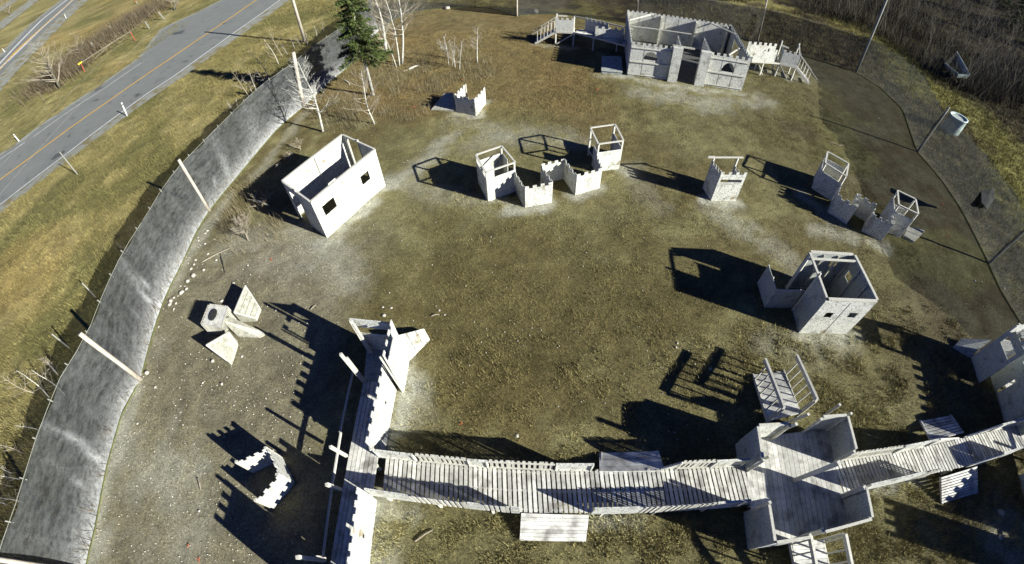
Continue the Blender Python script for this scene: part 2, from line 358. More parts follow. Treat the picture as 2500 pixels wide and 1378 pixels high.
# pale spent paint and trodden dust
def D(px, r, i): return ([tuple(GT(*p))[:2] for p in px], r, i)
DUST = [D([(799, 584), (870, 525), (944, 456)], .8, .95), D([(944, 456), (1040, 400), (1095, 335)], 1.0, .55), D([(800, 600), (840, 690)], 1.4, .35), D([(985, 450), (1090, 480), (1180, 500)], .9, .3),
  D([(1190, 497), (1216, 490)], .5, .6), D([(1250, 512), (1290, 512), (1350, 498)], .6, .8), D([(1403, 480), (1466, 462)], .6, .7), D([(1508, 414), (1530, 424)], .6, .6),
  D([(1725, 494), (1803, 494)], .55, 1.0), D([(1740, 520), (1800, 540)], 1.3, .4), D([(1949, 818), (2066, 822)], .6, .75), D([(1900, 845), (2060, 845)], 1.1, .25),
  D([(1470, 186), (1529, 190), (1640, 212), (1812, 232)], 0.9, .75), D([(1560, 225), (1700, 250), (1850, 245)], 1.7, .45), D([(1850, 170), (1960, 195)], .9, .5), D([(1300, 110), (1400, 118)], .6, .4),
  D([(1110, 278), (1165, 285)], .5, .7), D([(1165, 285), (1190, 252)], .45, .9), D([(1120, 300), (1230, 330)], 1.4, .3),
  D([(1000, 885), (990, 960), (970, 1050), (948, 1095)], .55, .95), D([(1010, 900), (1010, 1010)], 1.0, .4), D([(914, 1230), (900, 1390)], .45, .8), D([(940, 1240), (930, 1378)], .8, .4),
  D([(900, 1240), (1010, 1262)], .25, .6), D([(1440, 1262), (1560, 1275)], .35, .95), D([(2120, 1195), (2250, 1165)], .35, .95), D([(1870, 590), (1980, 700)], 1.2, .35),
  D([(1990, 560), (2150, 600)], .8, .45), D([(1960, 480), (2080, 570), (2160, 605)], .7, .4), D([(2420, 1290), (2500, 1330)], 1.2, .5),
  D([(343, 940), (300, 1040), (250, 1200), (225, 1378)], .7, .6), D([(420, 700), (500, 560), (560, 480)], .6, .5), D([(620, 440), (745, 275)], .6, .35), D([(560, 600), (720, 560), (790, 600)], 1.3, .35),
  D([(300, 1100), (420, 1160)], 1.8, .3), D([(430, 1130), (440, 1300)], 2.0, .28), D([(1150, 360), (1250, 330), (1420, 350)], 1.3, .28), D([(1540, 420), (1600, 500)], 1.0, .2)]
for pts, r, i in DUST:
    d = segdist(gx, gy, pts) + (n4-0.5)*r*1.5 + (n2-0.5)*r*1.1
    C = mixc(C, (0.34, 0.335, 0.29), np.clip((1-sst(r*0.05, r*1.1, d))*i*(0.75+0.6*n5), 0, 1))
# trodden olive outer lane inside the east net
C *= (0.72 + 0.56*n4 + np.random.RandomState(3).uniform(-.13, .13, n4.shape))[..., None]*np.array((1.0, 1.0, 0.9))
gz = terr_np(gx, gy) + np.where(inf, 0.05, 0.16)*(n4-0.5)*np.clip(segdist(gx, gy, FIELD)-0.2, 0, 1)
road_mid = [tuple(GT(*p))[:2] for p in [(0, 441), (167, 317), (334, 200), (500, 87), (628, 0)]]
rd = segdist(gx, gy, [(road_mid[0][0]*2-road_mid[1][0], road_mid[0][1]*2-road_mid[1][1])] + road_mid)
gz = np.where(rd < 16, terr_np(gx, gy) + (gz-terr_np(gx, gy))*sst(8, 15, rd), gz)
# low bank of earth beyond the west net
verts = np.stack([fx, fy, gz.ravel()], 1)
idx = np.arange(nx*ny).reshape(nx, ny)
quads = np.stack([idx[:-1, :-1], idx[1:, :-1], idx[1:, 1:], idx[:-1, 1:]], -1).reshape(-1, 4)
def npmesh(name, verts, faces, k, mat_, colors=None, attr='Col', smooth=True):
    me = bpy.data.meshes.new(name); nv = len(verts); nf = len(faces)
    me.vertices.add(nv); me.vertices.foreach_set('co', verts.astype(np.float32).ravel())
    me.loops.add(nf*k); me.loops.foreach_set('vertex_index', faces.astype(np.int32).ravel())
    me.polygons.add(nf); me.polygons.foreach_set('loop_start', np.arange(0, nf*k, k, dtype=np.int32))
    try: me.polygons.foreach_set('loop_total', np.full(nf, k, dtype=np.int32))
    except Exception: pass
    me.update(calc_edges=True)
    if smooth: me.polygons.foreach_set('use_smooth', np.ones(nf, bool))
    if colors is not None:
        a = me.color_attributes.new(attr, 'FLOAT_COLOR', 'POINT'); c4 = np.ones((nv, 4), np.float32); c4[:, :3] = colors; a.data.foreach_set('color', c4.ravel())
    me.materials.append(mat_); me.validate()
    o = bpy.data.objects.new(name, me); COL.objects.link(o); return o
def attr_mat(name, scales=((34, 0.75), (9, 0.5), (2, 0.25)), bump=0.03, rough=0.95, trans=False):
    m = bpy.data.materials.new(name); m.use_nodes = True; t = m.node_tree; N = t.nodes; L = t.links
    b = N['Principled BSDF']; b.inputs['Roughness'].default_value = rough; b.inputs['Specular IOR Level'].default_value = 0.1
    at = N.new('ShaderNodeAttribute'); at.attribute_name = 'Col'; tc = N.new('ShaderNodeTexCoord'); cur = at.outputs['Color']
    for sc, am in scales:
        nz = N.new('ShaderNodeTexNoise'); nz.inputs['Scale'].default_value = sc; nz.inputs['Detail'].default_value = 5; nz.inputs['Roughness'].default_value = 0.75
        L.new(tc.outputs['Object'], nz.inputs['Vector'])
        mr = N.new('ShaderNodeMapRange'); mr.inputs[1].default_value = 0.3; mr.inputs[2].default_value = 0.7; mr.inputs[3].default_value = 1-am; mr.inputs[4].default_value = 1+am
        L.new(nz.outputs[0], mr.inputs[0]); vm = N.new('ShaderNodeVectorMath'); vm.operation = 'SCALE'; L.new(cur, vm.inputs[0]); L.new(mr.outputs[0], vm.inputs['Scale']); cur = vm.outputs[0]
    L.new(cur, b.inputs['Base Color'])
    if bump:
        nz = N.new('ShaderNodeTexNoise'); nz.inputs['Scale'].default_value = 14; nz.inputs['Detail'].default_value = 8; nz.inputs['Roughness'].default_value = 0.8; L.new(tc.outputs['Object'], nz.inputs['Vector'])
        bp = N.new('ShaderNodeBump'); bp.inputs['Distance'].default_value = bump; L.new(nz.outputs[0], bp.inputs['Height']); L.new(bp.outputs[0], b.inputs['Normal'])
    return m
M['ground'] = attr_mat('dry_ground', bump=0.05); M['blade'] = attr_mat('dry_grass', scales=((3, 0.3),), bump=0)
ground = npmesh('ground', verts, quads, 4, M['ground'], C.reshape(-1, 3)); tag(ground, kind='structure')

# ------------------------------------------------------------------ dry grass blades
def grid_lookup(x, y, A):
    i = np.clip(np.searchsorted(ax, x)-1, 0, nx-2); j = np.clip(np.searchsorted(ay, y)-1, 0, ny-2)
    fu = ((x-ax[i])/(ax[i+1]-ax[i])); fv = ((y-ay[j])/(ay[j+1]-ay[j]))
    if A.ndim == 3: fu = fu[:, None]; fv = fv[:, None]
    return A[i, j]*(1-fu)*(1-fv)+A[i+1, j]*fu*(1-fv)+A[i, j+1]*(1-fu)*fv+A[i+1, j+1]*fu*fv
DECK = []   # footprints where nothing grows tall
def blades(name, label, n, region, length, width, colmul, dens, tuft=6, spread=0.08, warm=(1.18, 1.15, 0.88), seed=3):
    rs = np.random.RandomState(seed); x0, x1, y0, y1 = region
    tx = rs.uniform(x0, x1, n); ty = rs.uniform(y0, y1, n); keep = rs.rand(n) < dens(tx, ty); tx = tx[keep]; ty = ty[keep]
    tl = length*(0.5+rs.rand(len(tx))**1.5)
    m = len(tx)*tuft; bx = np.repeat(tx, tuft)+rs.normal(0, spread, m); by = np.repeat(ty, tuft)+rs.normal(0, spread, m); ln = np.repeat(tl, tuft)*(0.5+0.7*rs.rand(m))
    bz = grid_lookup(bx, by, gz) - 0.01
    ang = rs.rand(m)*2*np.pi; lean = 0.25+0.75*rs.rand(m); dx = np.cos(ang); dy = np.sin(ang)
    wv = width*(0.6+0.8*rs.rand(m)); px, py = -dy*wv/2, dx*wv/2
    hz = ln*np.sqrt(np.clip(1-(lean*0.85)**2, 0.05, 1)); hx = dx*ln*lean*0.85; hy = dy*ln*lean*0.85
    V = np.empty((m, 3, 3)); V[:, 0] = np.stack([bx-px, by-py, bz], 1); V[:, 1] = np.stack([bx+px, by+py, bz], 1); V[:, 2] = np.stack([bx+hx, by+hy, bz+hz], 1)
    cg = grid_lookup(bx, by, C); c = (cg*0.62*np.array(warm)+np.array((0.074, 0.066, 0.037))*0.62)*colmul*(0.6+0.8*rs.rand(m, 1)); c = np.repeat(c, 3, 0)
    o = npmesh(name, V.reshape(-1, 3), np.arange(m*3).reshape(-1, 3), 3, M['blade'], c, smooth=False); tag(o, label, 'grass', kind='stuff'); return o
def d_field(x, y):
    g = inside(x, y, FIELD); a = sst(0.38, 0.62, fbm(x, y, 2.2, 51)); south = 1-sst(1.5, 5.0, y)
    east = sst(-6, -2, x)
    return g*np.clip((0.15+0.85*a)*(0.10+0.90*east)*(1-0.8*(segdist(x, y, [tuple(p)[:2] for p in EAST]) < 5.5)) + south*east*0.4, 0, 1)*(1-0.6*sst(0.2, 0.9, 1-segdist(x, y, FIELD)))
blades('field_grass', 'short dry olive brown grass covering the fenced field', 190000, (-16, 26, -2, 42), 0.10, 0.017, 1.35, d_field, tuft=5, spread=0.10)
blades('tall_grass', 'longer matted yellow grass tufts beside the raised walkways', 42000, (-5, 22, -2, 9), 0.17, 0.018, 1.5, lambda x, y: inside(x, y, FIELD)*sst(0.42, 0.62, fbm(x, y, 0.8, 77))*((y < 2.2)*0.9+(x > 9)*(y < 8)*0.5+0.25), tuft=9, spread=0.07, seed=5)
def d_out(x, y): return (~inside(x, y, FIELD))*(segdist(x, y, road_mid) > 7.2)*(segdist(x, y, FIELD) > 0.25)*(0.3+0.7*sst(0.35, 0.6, fbm(x, y, 2.5, 61)))
blades('roadside_grass', 'golden dry grass on the verge between the net fence and the road', 85000, (-46, 2, -2, 60), 0.24, 0.028, 1.02, d_out, tuft=6, spread=0.16, warm=(1.15, 1.12, 0.9), seed=8)
blades('bank_grass', 'rank yellow green grass on the bank beyond the east net fence', 42000, (18, 60, 0, 52), 0.32, 0.035, 1.15, lambda x, y: (~inside(x, y, FIELD))*(segdist(x, y, FIELD) > 0.4)*1.0, tuft=7, spread=0.2, warm=(1.15, 1.15, 0.85), seed=12)
blades('leaf_litter', 'fallen rust coloured leaves and weeds under the birches', 42000, (-17, 9, 22, 43), 0.06, 0.05, 1.3, lambda x, y: inside(x, y, FIELD)*sst(23, 28, y+x*0.25)*(x < 8), tuft=4, spread=0.16, warm=(1.25, 1.08, 0.8), seed=14)

# ------------------------------------------------------------------ roads
def ribbon(name, mat_, left, right, dz, n=60, **kw):
    def samp(P, k):
        c = [0]
        for a, b in zip(P, P[1:]): c.append(c[-1]+(Vector(b)-Vector(a)).length)
        s = c[-1]*k/n
        for i in range(len(P)-1):
            if s <= c[i+1]+1e-9: t = (s-c[i])/(c[i+1]-c[i]+1e-9); return Vector(P[i]).lerp(Vector(P[i+1]), t)
        return Vector(P[-1])
    V = []; F = []; m = 8
    for k in range(n+1):
        a, b = samp(left, k), samp(right, k)
        for j in range(m+1):
            p = a.lerp(b, j/m); V.append((p.x, p.y, terr(p.x, p.y)+dz))
    for k in range(n):
        for j in range(m): q = k*(m+1)+j; F.append((q, q+1, q+m+2, q+m+1))
    me = bpy.data.meshes.new(name); me.from_pydata(V, [], F); me.materials.append(mat_); o = bpy.data.objects.new(name, me); COL.objects.link(o)
    return tag(o, **kw)
def line2(px): return [Vector(GT(*p)[:2]).to_3d() for p in px]
def ext(P, a=30, b=0):
    P = list(P)
    if a: P.insert(0, P[0]+(P[0]-P[1]).normalized()*a)
    if b: P.append(P[-1]+(P[-1]-P[-2]).normalized()*b)
    return P
def off(P, d):
    Q = []
    for k, p in enumerate(P):
        t = (P[min(k+1, len(P)-1)]-P[max(k-1, 0)]).normalized(); Q.append(p+Vector((-t.y, t.x, 0))*d)
    return Q
c1 = crop(0, 0, 2.995)
Yl = ext(line2([c1(*q) for q in [(0, 1320), (250, 1137), (500, 950), (750, 775), (1000, 600), (1250, 430), (1500, 260), (1700, 125), (1880, 0)]]), 40, 60)
wl = ext(line2([c1(*q) for q in [(165, 1375), (475, 1140), (870, 840), (1090, 680), (1280, 557), (1600, 325), (1917, 100), (2080, -20)]]), 40, 50)
bl = ext(line2([c1(*q) for q in [(0, 1145), (170, 1030), (250, 965), (500, 792), (780, 605), (1030, 430), (1200, 210), (1420, 110), (1640, 0)]]), 40, 40)
wr = off(wl, -0.3)
ribbon('road_shoulder', M['gravel'], off(bl, 0.7), off(wl, -1.7), 0.02, n=90, kind='structure')
road = ribbon('road', M['asphalt'], bl, wr, 0.04, n=90, kind='structure')
ribbon('road_marking', M['yline'], off(Yl, 0.12), off(Yl, -0.12), 0.05, n=90, kind='structure')
ribbon('road_marking', M['wline'], off(wl, 0.10), off(wl, -0.10), 0.05, n=90, kind='structure')
el = ext(line2([c1(*q) for q in [(0, 1170), (185, 1046)]]), 20); ribbon('road_marking', M['wline'], off(el, 0.06), off(el, -0.06), 0.052, kind='structure')
el = line2([c1(*q) for q in [(245, 1005), (500, 822), (780, 640), (1035, 463)]]); ribbon('road_marking', M['wline'], off(el, 0.06), off(el, -0.06), 0.052, kind='structure')
fy_ = ext(line2([c1(*q) for q in [(0, 515), (130, 372), (250, 262), (400, 128), (530, 10), (560, -20)]]), 30, 40)
fl = ext(line2([c1(*q) for q in [(0, 640), (170, 445), (290, 330), (450, 165), (600, 25), (640, -15)]]), 30, 40)
fr = ext(line2([c1(*q) for q in [(0, 430), (100, 325), (250, 175), (380, 70), (470, 0), (500, -25)]]), 30, 40)
ribbon('highway_shoulder', M['gravel'], off(fr, 1.3), off(fl, -1.0), 0.06, n=80, kind='structure')
ribbon('highway', M['asphalt'], fr, off(fl, 2.6), 0.10, n=80, kind='structure')
ribbon('highway_marking', M['yline'], off(fy_, 0.3), off(fy_, -0.3), 0.13, n=80, kind='structure')
fe = off(fl, 4.2); ribbon('highway_marking', M['wline'], off(fe, 0.3), off(fe, -0.3), 0.13, n=80, kind='structure')
fe = off(fr, -1.6); ribbon('highway_marking', M['wline'], off(fe, 0.25), off(fe, -0.25), 0.13, n=80, kind='structure')
tk = ext(line2([c1(*q) for q in [(0, 200), (120, 105), (260, 0), (290, -25)]]), 20, 30)
ribbon('gravel_track', M['gravel'], off(tk, 2.6), off(tk, -2.2), 0.08, n=40, kind='structure')
tk = ext(line2([c1(*q) for q in [(0, 75), (110, 0), (140, -20)]]), 20, 30)
ribbon('gravel_track', M['gravel'], off(tk, 2.2), off(tk, -2.2), 0.08, n=40, kind='structure')

# ------------------------------------------------------------------ net fences
def resample(P, step):
    out = []; cum = 0
    for a, b in zip(P, P[1:]):
        a = Vector((a.x, a.y, 0)); b = Vector((b.x, b.y, 0)); L = (b-a).length; n = max(1, int(round(L/step)))
        for k in range(n): out.append(a.lerp(b, k/n))
    out.append(Vector((P[-1].x, P[-1].y, 0))); return out
def net_fence(name, label, P, H, mat_, posts, streaks, dust0, group='net fences round the field', seed=0, stake_step=5):
    th = thing(name, Vector((P[0].x, P[0].y, terr(P[0].x, P[0].y))), label, 'fence', group)
    Q = resample(P, 0.3); rows = 14; V = []; F = []; du = []; rs = random.Random(seed)
    ph = [rs.uniform(0, 6.3) for _ in range(4)]
    streaks = list(streaks) + [(rs.uniform(0, len(Q)*.3), rs.uniform(.05, .14), rs.uniform(.2, .5)) for _ in range(int(len(Q)*.3/1.6))]
    for k, p in enumerate(Q):
        t = (Q[min(k+1, len(Q)-1)]-Q[max(k-1, 0)]).normalized(); n = Vector((-t.y, t.x, 0)); s = k*0.3
        z0 = terr(p.x, p.y) - 0.02
        sag = 0.10*abs(math.sin(s*0.8+ph[0])) + 0.05*math.sin(s*3.1)
        for r in range(rows+1):
            f = r/rows; bil = 0.10*math.sin(s*0.55+ph[1])*math.sin(math.pi*f) + 0.035*math.sin(s*2.3+ph[2]+f*2)*math.sin(math.pi*f)
            q = p + n*bil; V.append((q.x, q.y, z0 + (H-sag*f*f)*f))
            d = dust0*max(0, 1-f*1.9)**1.3
            for (sa, sw, si) in streaks:
                d = max(d, si*math.exp(-((s-sa-0.5*math.sin(f*2.2))/sw)**2)*(0.35+0.65*(1-f)))
            d += dust0*0.16*(0.5+0.5*math.sin(s*0.37+ph[3]))*(1-f*0.5)
            du.append(min(1, d))
    for k in range(len(Q)-1):
        for r in range(rows):
            a = k*(rows+1)+r; F.append((a, a+rows+1, a+rows+2, a+1))
    me = bpy.data.meshes.new('net'); o0 = Vector(th.location); me.from_pydata([tuple(Vector(v)-o0) for v in V], [], F); me.materials.append(mat_)
    at = me.attributes.new('dust', 'FLOAT', 'POINT'); at.data.foreach_set('value', du)
    for p in me.polygons: p.use_smooth = True
    o = bpy.data.objects.new('net', me); COL.objects.link(o); o.parent = th
    # small stakes that stiffen the net between the poles
    stk = 0
    for k in range(4, len(Q)-2, stake_step):
        p = Q[k]; z = terr(p.x, p.y); t = (Q[k+1]-Q[k-1]).normalized(); n = Vector((-t.y, t.x, 0))
        mb = MB(); mb.bar((p.x+n.x*0.02, p.y+n.y*0.02, z+H-0.22), (p.x+n.x*0.05, p.y+n.y*0.05, z+H+0.05), 0.035)
        mb.build('top_clip', M['greypole'], th); stk += 1
        if stk > 95: break
    rail = MB(); rail.tube([Vector((q.x, q.y, terr(q.x, q.y)+H-0.06)) for q in Q[::4]], [0.012]*len(Q[::4]), 4); rail.build('top_cable', M['greypole'], th)
    foot = MB()
    for k in range(0, len(Q)-4, 4):
        a, b = Q[k], Q[k+4]; t = (b-a).normalized(); n = Vector((t.y, -t.x, 0))*0.06
        foot.bar((a.x+n.x, a.y+n.y, terr(a.x, a.y)+0.04), (b.x+n.x, b.y+n.y, terr(b.x, b.y)+0.03), 0.04, 0.03)
    foot.build('foot_hem', M['moss'], th)
    for (bx, by, tx, ty, rad, mm) in posts:
        B, h = height(bx, by, tx, ty); v = ray(tx, ty); dd = math.hypot(B.x, B.y); s = dd/((v.x*B.x+v.y*B.y)/dd); T = Vector((v.x*s, v.y*s, h))
        pass
        mb = MB(); mb.tube([B+Vector((0, 0, -0.3)), B.lerp(T, .35), B.lerp(T, .7), T], [rad, rad*.96, rad*.9, rad*.82], 10); mb.build('post', M[mm], th, smooth=True)
    return th
H_NET = 3.5
net_fence('net_fence', 'long grey windbreak net fence with pale dust streaks beside the road verge', WEST, H_NET, M['netW'],
          [(343, 927, 195, 815, .12, 'pole'), (511, 515, 436, 390, .11, 'pole'), (741, 262, 716, 128, .16, 'pole'), (214, 1399, -40, 1361, .09, 'pole')],
          [(3.4, .10, .4), (6.0, .16, .75), (7.3, .22, 1.0), (12.6, .15, .5), (15.0, .20, .9), (15.5, .10, .9), (20.5, .10, .3), (24, .12, .8), (25.4, .5, .7), (29, 1.0, .5)], .8, seed=1)
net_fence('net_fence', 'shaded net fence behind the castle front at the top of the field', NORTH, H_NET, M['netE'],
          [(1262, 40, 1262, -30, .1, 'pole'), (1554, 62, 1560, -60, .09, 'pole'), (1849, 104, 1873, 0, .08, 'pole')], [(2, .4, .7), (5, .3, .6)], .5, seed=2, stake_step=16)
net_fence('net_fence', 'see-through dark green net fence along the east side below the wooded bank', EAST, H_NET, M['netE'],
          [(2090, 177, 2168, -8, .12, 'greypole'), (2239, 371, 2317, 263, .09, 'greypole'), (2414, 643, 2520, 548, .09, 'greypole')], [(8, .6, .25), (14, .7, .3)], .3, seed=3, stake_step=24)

# ================================================================== BUILDINGS OF THE FIELD
PLY = M['ply']; WD = M['wood']
def rim(mb, A, B, z, w=0.10, t=0.045):
    mb.bar((A.x, A.y, z), (B.x, B.y, z), w, t); return mb
def post(parent, p, z0, z1, w=0.09, name='post', m=None):
    mb = MB(); mb.bar((p.x, p.y, z0), (p.x, p.y, z1), w, w, up=(1, 0.3, 0)); return mb.build(name, m or WD, parent)
def vpost(parent, b, t, zb=0.0, w=0.10, name='post', m=None):
    """upright (perhaps leaning) post from photo point b at height zb to photo point t"""
    B, h = height(b[0], b[1], t[0], t[1], zb) if zb else height(b[0], b[1], t[0], t[1])
    v = ray(*t); dd = math.hypot(B.x, B.y); s = dd/((v.x*B.x+v.y*B.y)/dd)
    mb = MB(); mb.bar(B, (v.x*s, v.y*s, h), w, w, up=(1, 0.3, 0)); return mb.build(name, m or WD, parent)
def inset(P, d):
    c = sum((Vector((p.x, p.y, 0)) for p in P), Vector((0, 0, 0)))/len(P)
    return [Vector((p.x, p.y, 0)) + (c-Vector((p.x, p.y, 0))).normalized()*d for p in P]

# ---------- white house on the left
a = crop(580, 300, 4.307)
FL, FR = G(*a(945, 1212)), G(*a(1555, 662)); BL = G(*a(465, 612), 2.44); BR = G(*a(1100, 122), 2.44)
FL.z = FR.z = BL.z = BR.z = 0
def holes_px(A, B, K, *rects):
    out = []
    for r in rects:
        pts = [onwall(A, B, *K(*q)) for q in r]; s = [p[0] for p in pts]; z = [p[1] for p in pts]
        out.append((min(s)*.5+sorted(s)[1]*.5, max(s)*.5+sorted(s)[-2]*.5, min(z)*.5+sorted(z)[1]*.5, max(z)*.5+sorted(z)[-2]*.5))
    return out
def seams(A, B, h, n, side=1, parent=None, z0=0.0):
    A = Vector((A.x, A.y)); B = Vector((B.x, B.y)); d = (B-A); L = d.length; d /= L; nn = Vector((-d.y, d.x))*side; mb = MB()
    for k in range(1, n):
        p = A + d*(L*k/n) + nn*0.02
        MB().bar((p.x, p.y, z0+0.02), (p.x, p.y, z0+h-0.02), 0.012, 0.012).build('panel_joint', M['greypole'], parent)
def studs(A, B, h, n, side, parent, w=0.09, z0=0.0):
    A = Vector((A.x, A.y)); B = Vector((B.x, B.y)); d = (B-A); L = d.length; d /= L; nn = Vector((-d.y, d.x))*side*0.065
    for k in range(n):
        p = A + d*(0.06+(L-0.12)*k/(n-1)) + nn
        mb = MB(); mb.bar((p.x, p.y, z0), (p.x, p.y, z0+h-0.05), 0.045, w, up=(nn.x, nn.y, 0)); mb.build('stud', WD, parent)
t = thing('plywood_house', FL, 'roofless white plywood house with two square windows, brightest of all, on the left', 'playhouse')
w1 = holes_px(FL, FR, a, [(885, 880), (1005, 785), (1047, 880), (925, 978)], [(1285, 570), (1370, 505), (1397, 597), (1315, 650)])
o = MB().wall(FL, FR, 0, 2.40, holes=w1).build('front_wall', PLY, t)
o = MB().wall(BL, BR, 0, 2.40).build('back_wall', PLY, t)
L_ = (BL-FL).length
MB().wall(FL, BL, 0, 2.40, holes=[(L_*.48, L_*.86, -0.1, 1.95)]).build('side_wall', PLY, t)
L_ = (BR-FR).length
MB().wall(FR, BR, 0, 2.40, holes=[(L_*.50, L_*.86, -0.1, 2.5)]).build('side_wall', PLY, t)
for A_, B_ in ((FL, FR), (BL, BR)): rim(MB(), A_, B_, 2.425, 0.13, 0.05).build('top_plate', WD, t)
for A_, B_ in ((FL, BL), (FR, BR)):
    d = (B_-A_).normalized()*0.07; rim(MB(), A_+d, B_-d, 2.425, 0.10, 0.05).build('top_plate', WD, t)
p = FR.lerp(BR, .50); post(t, p, 0, 2.55, .09)
p = FR.lerp(BR, .86); post(t, p, 0, 2.40, .09); post(t, FL.lerp(BL, .48), 0, 2.6, .09)
seams(FL, FR, 2.36, 3, -1, t); seams(BL, BR, 2.36, 4, -1, t); studs(BL, BR, 2.38, 3, -1, t); studs(FL, FR, 2.38, 4, 1, t)
d = (FR-FL).normalized(); n_ = Vector((-d.y, d.x, 0)); P = FL + d*2.35
MB().wall(P+n_*0.05, P+n_*0.85, 0, 1.25).build('inner_partition', PLY, t)

# ---------- house on the right
a = crop(1620, 560, 4.464)
FL, FR = G(*a(1470, 1130)), G(*a(1990, 1140)); BL = G(*a(1590, 245), 2.44); BR = G(*a(2080, 275), 2.44); BL.z = BR.z = 0
t = thing('plywood_house', FL, 'roofless grey plywood house with a low side yard, on the right', 'playhouse')
P2 = M['ply2']
hz = holes_px(FL, FR, a, [(1730, 962), (1775, 908), (1862, 908), (1815, 962)], [(1990, 962), (2035, 908), (2125, 912), (2075, 967)])
MB().wall(FL, FR, 0, 2.30, holes=hz).build('front_wall', PLY, t)
hz = holes_px(BL, BR, a, [(1790, 405), (1830, 345), (1905, 350), (1870, 410)]); L_ = (BR-BL).length
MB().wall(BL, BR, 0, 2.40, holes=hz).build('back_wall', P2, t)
hz = holes_px(FR, BR, a, [(1978, 510), (2025, 450), (2060, 515), (2010, 590)])
MB().wall(FR, BR, 0, 2.40, holes=[(hz[0][0], hz[0][1], hz[0][2], hz[0][3]), ]).build('side_wall', P2, t)
L_ = (BL-FL).length
MB().wall(FL, BL, 0, 2.40, holes=[(L_*.47, L_*.93, -.1, 2.5)]).build('side_wall', P2, t)
for A_, B_, w_ in ((BL, BR, .12), (FL, BL, .10), (FR, BR, .12), (FL, FR, .12)):
    d = (B_-A_).normalized()*0.07; rim(MB(), A_+d, B_-d, 2.44, w_, 0.06).build('top_plate', WD, t)
seams(FL, FR, 2.28, 2, -1, t)
d = (FL-BL).normalized()*.38; rim(MB(), BL+d, BR+d, 2.42, .10, .05).build('cross_beam', WD, t)
MB().bar((BL.x, BL.y, .05), (BR.x, BR.y, .05), .09, .09).build('floor_plate', WD, t)
studs(BL, BR, 2.38, 4, -1, t); studs(FR, BR, 2.38, 4, 1, t); studs(FL, FR, 2.36, 3, 1, t); post(t, FL.lerp(BL, .47), 0, 2.6, .09); post(t, FL.lerp(BL, .93), 0, 2.4, .09)
W0 = G(*a(1100, 855)); W1 = G(*a(1150, 393), 1.3); W1.z = 0; W2 = G(*a(1535, 665), 1.3); W2.z = 0
MB().wall(W0, W2, 0, 1.28).build('yard_wall', P2, t); MB().wall(W0, W1, 0, 1.28).build('yard_wall', P2, t)
rim(MB(), W0, W2, 1.29, .05, .03).build('yard_cap', WD, t); post(t, W1, 0, 1.32, .05); post(t, (W0+W1)/2 + Vector((.04, 0, 0)), .2, 1.3, .05)

# ---------- open frame towers
def tower(label, C4, panels, H=1.87, z_panel=1.40, group='open framed lookout towers', rails=(0, 1, 2, 3), m=None, mid=False):
    FL, FR, BR, BL = [Vector((p.x, p.y, 0)) for p in C4]; Q = [FL, FR, BR, BL]
    t = thing('lookout_tower', FL, label, 'tower', group)
    for q in inset(Q, 0.05): post(t, q, 0, H-0.03, .09, m=m)
    for k in range(4):
        A, B = Q[k], Q[(k+1) % 4]; d = (B-A).normalized()*0.02
        if k in rails: rim(MB(), A+d, B-d, H, .09, .05).build('top_rail', m or WD, t)
        if panels[k]: h, kw = panels[k]; MB().wall(A, B, 0.0, h, **kw).build('wall_panel', PLY, t)
    return t, Q
k_ = crop(1000, 280, 4.464)
def tops(K, pts, z): return [G(*K(*p), z) for p in pts]
TA, QA = tower('open framed tower at the left end of the sunlit zigzag wall', tops(k_, [(830, 632), (1150, 520), (1003, 343), (720, 440)], 1.87),
      [(1.42, {}), None, (1.45, {}), (1.45, {})])
mb = MB(); mb.bar((QA[3]+QA[2])/2+Vector((-.3, -.05, .5)), (QA[2]*.9+QA[3]*.1)+Vector((0, -.05, 1.3)), .09, .04); mb.build('brace', WD, TA)
L_ = (QA[2]-QA[1]).length; MB().wall(QA[2], QA[2].lerp(QA[1], .42), 0, 1.45).build('wall_panel', PLY, TA)
TB, QB = tower('open framed tower at the right end of the sunlit zigzag wall', tops(k_, [(2058, 322), (2332, 285), (2240, 108), (1970, 145)], 1.87),
      [(1.32, {}), (1.32, {}), None, None])
MB().bar(QB[3]+Vector((0.05, .05, .35)), QB[0]+Vector((.02, .3, .5)), .05, .05).build('brace', WD, TB)
MB().wall(QB[0].lerp(QB[3], .05)+Vector((.02, 0, 0)), QB[0].lerp(QB[3], .45)+Vector((.02, 0, 0)), 0, 1.3).build('wall_panel', PLY, TB)
l_ = crop(1840, 340, 4.922)
tower('shaded open framed tower at the upper end of the stepped wall', tops(l_, [(860, 292), (1112, 450), (1140, 297), (887, 155)], 1.85),
      [(1.32, {}), None, (1.45, {}), (1.35, {})])
TE, QE = tower('shaded open framed tower beside the small pale wooden wedge', tops(l_, [(1742, 792), (1978, 905), (1945, 725), (1727, 620)], 1.85),
      [(1.4, {}), None, (1.0, {}), (1.45, {})])
# lone tower with slit
c_ = crop(1540, 340, 4.593)
A0, A1 = G(*c_(897, 692)), G(*c_(1175, 692)); B0 = G(*c_(925, 235), 1.95); B1 = G(*c_(1195, 235), 1.95); B0.z = B1.z = 0
t = thing('battlement_tower', A0, 'lone plywood tower with battlements and a long slit, standing clear of the other structures', 'tower')
L_ = (A1-A0).length
MB().wall(A0, A1, 0, 1.76, mer=.17, n=4, duty=.42, holes=[(.12, L_-.14, 1.27, 1.46)]).build('front_wall', PLY, t)
MB().wall(A0+(B0-A0).normalized()*.02, B0, 0, 1.76, mer=.17, n=4, duty=.5, holes=[(.95, 1.25, 1.2, 1.5)]).build('side_wall', PLY, t)
MB().wall(A1+(B1-A1).normalized()*.02, B1, 0, 1.4, mer=.17, n=4, duty=.5).build('side_wall', PLY, t)
for q in (B0, B1): post(t, q, 0, 2.1, .09)
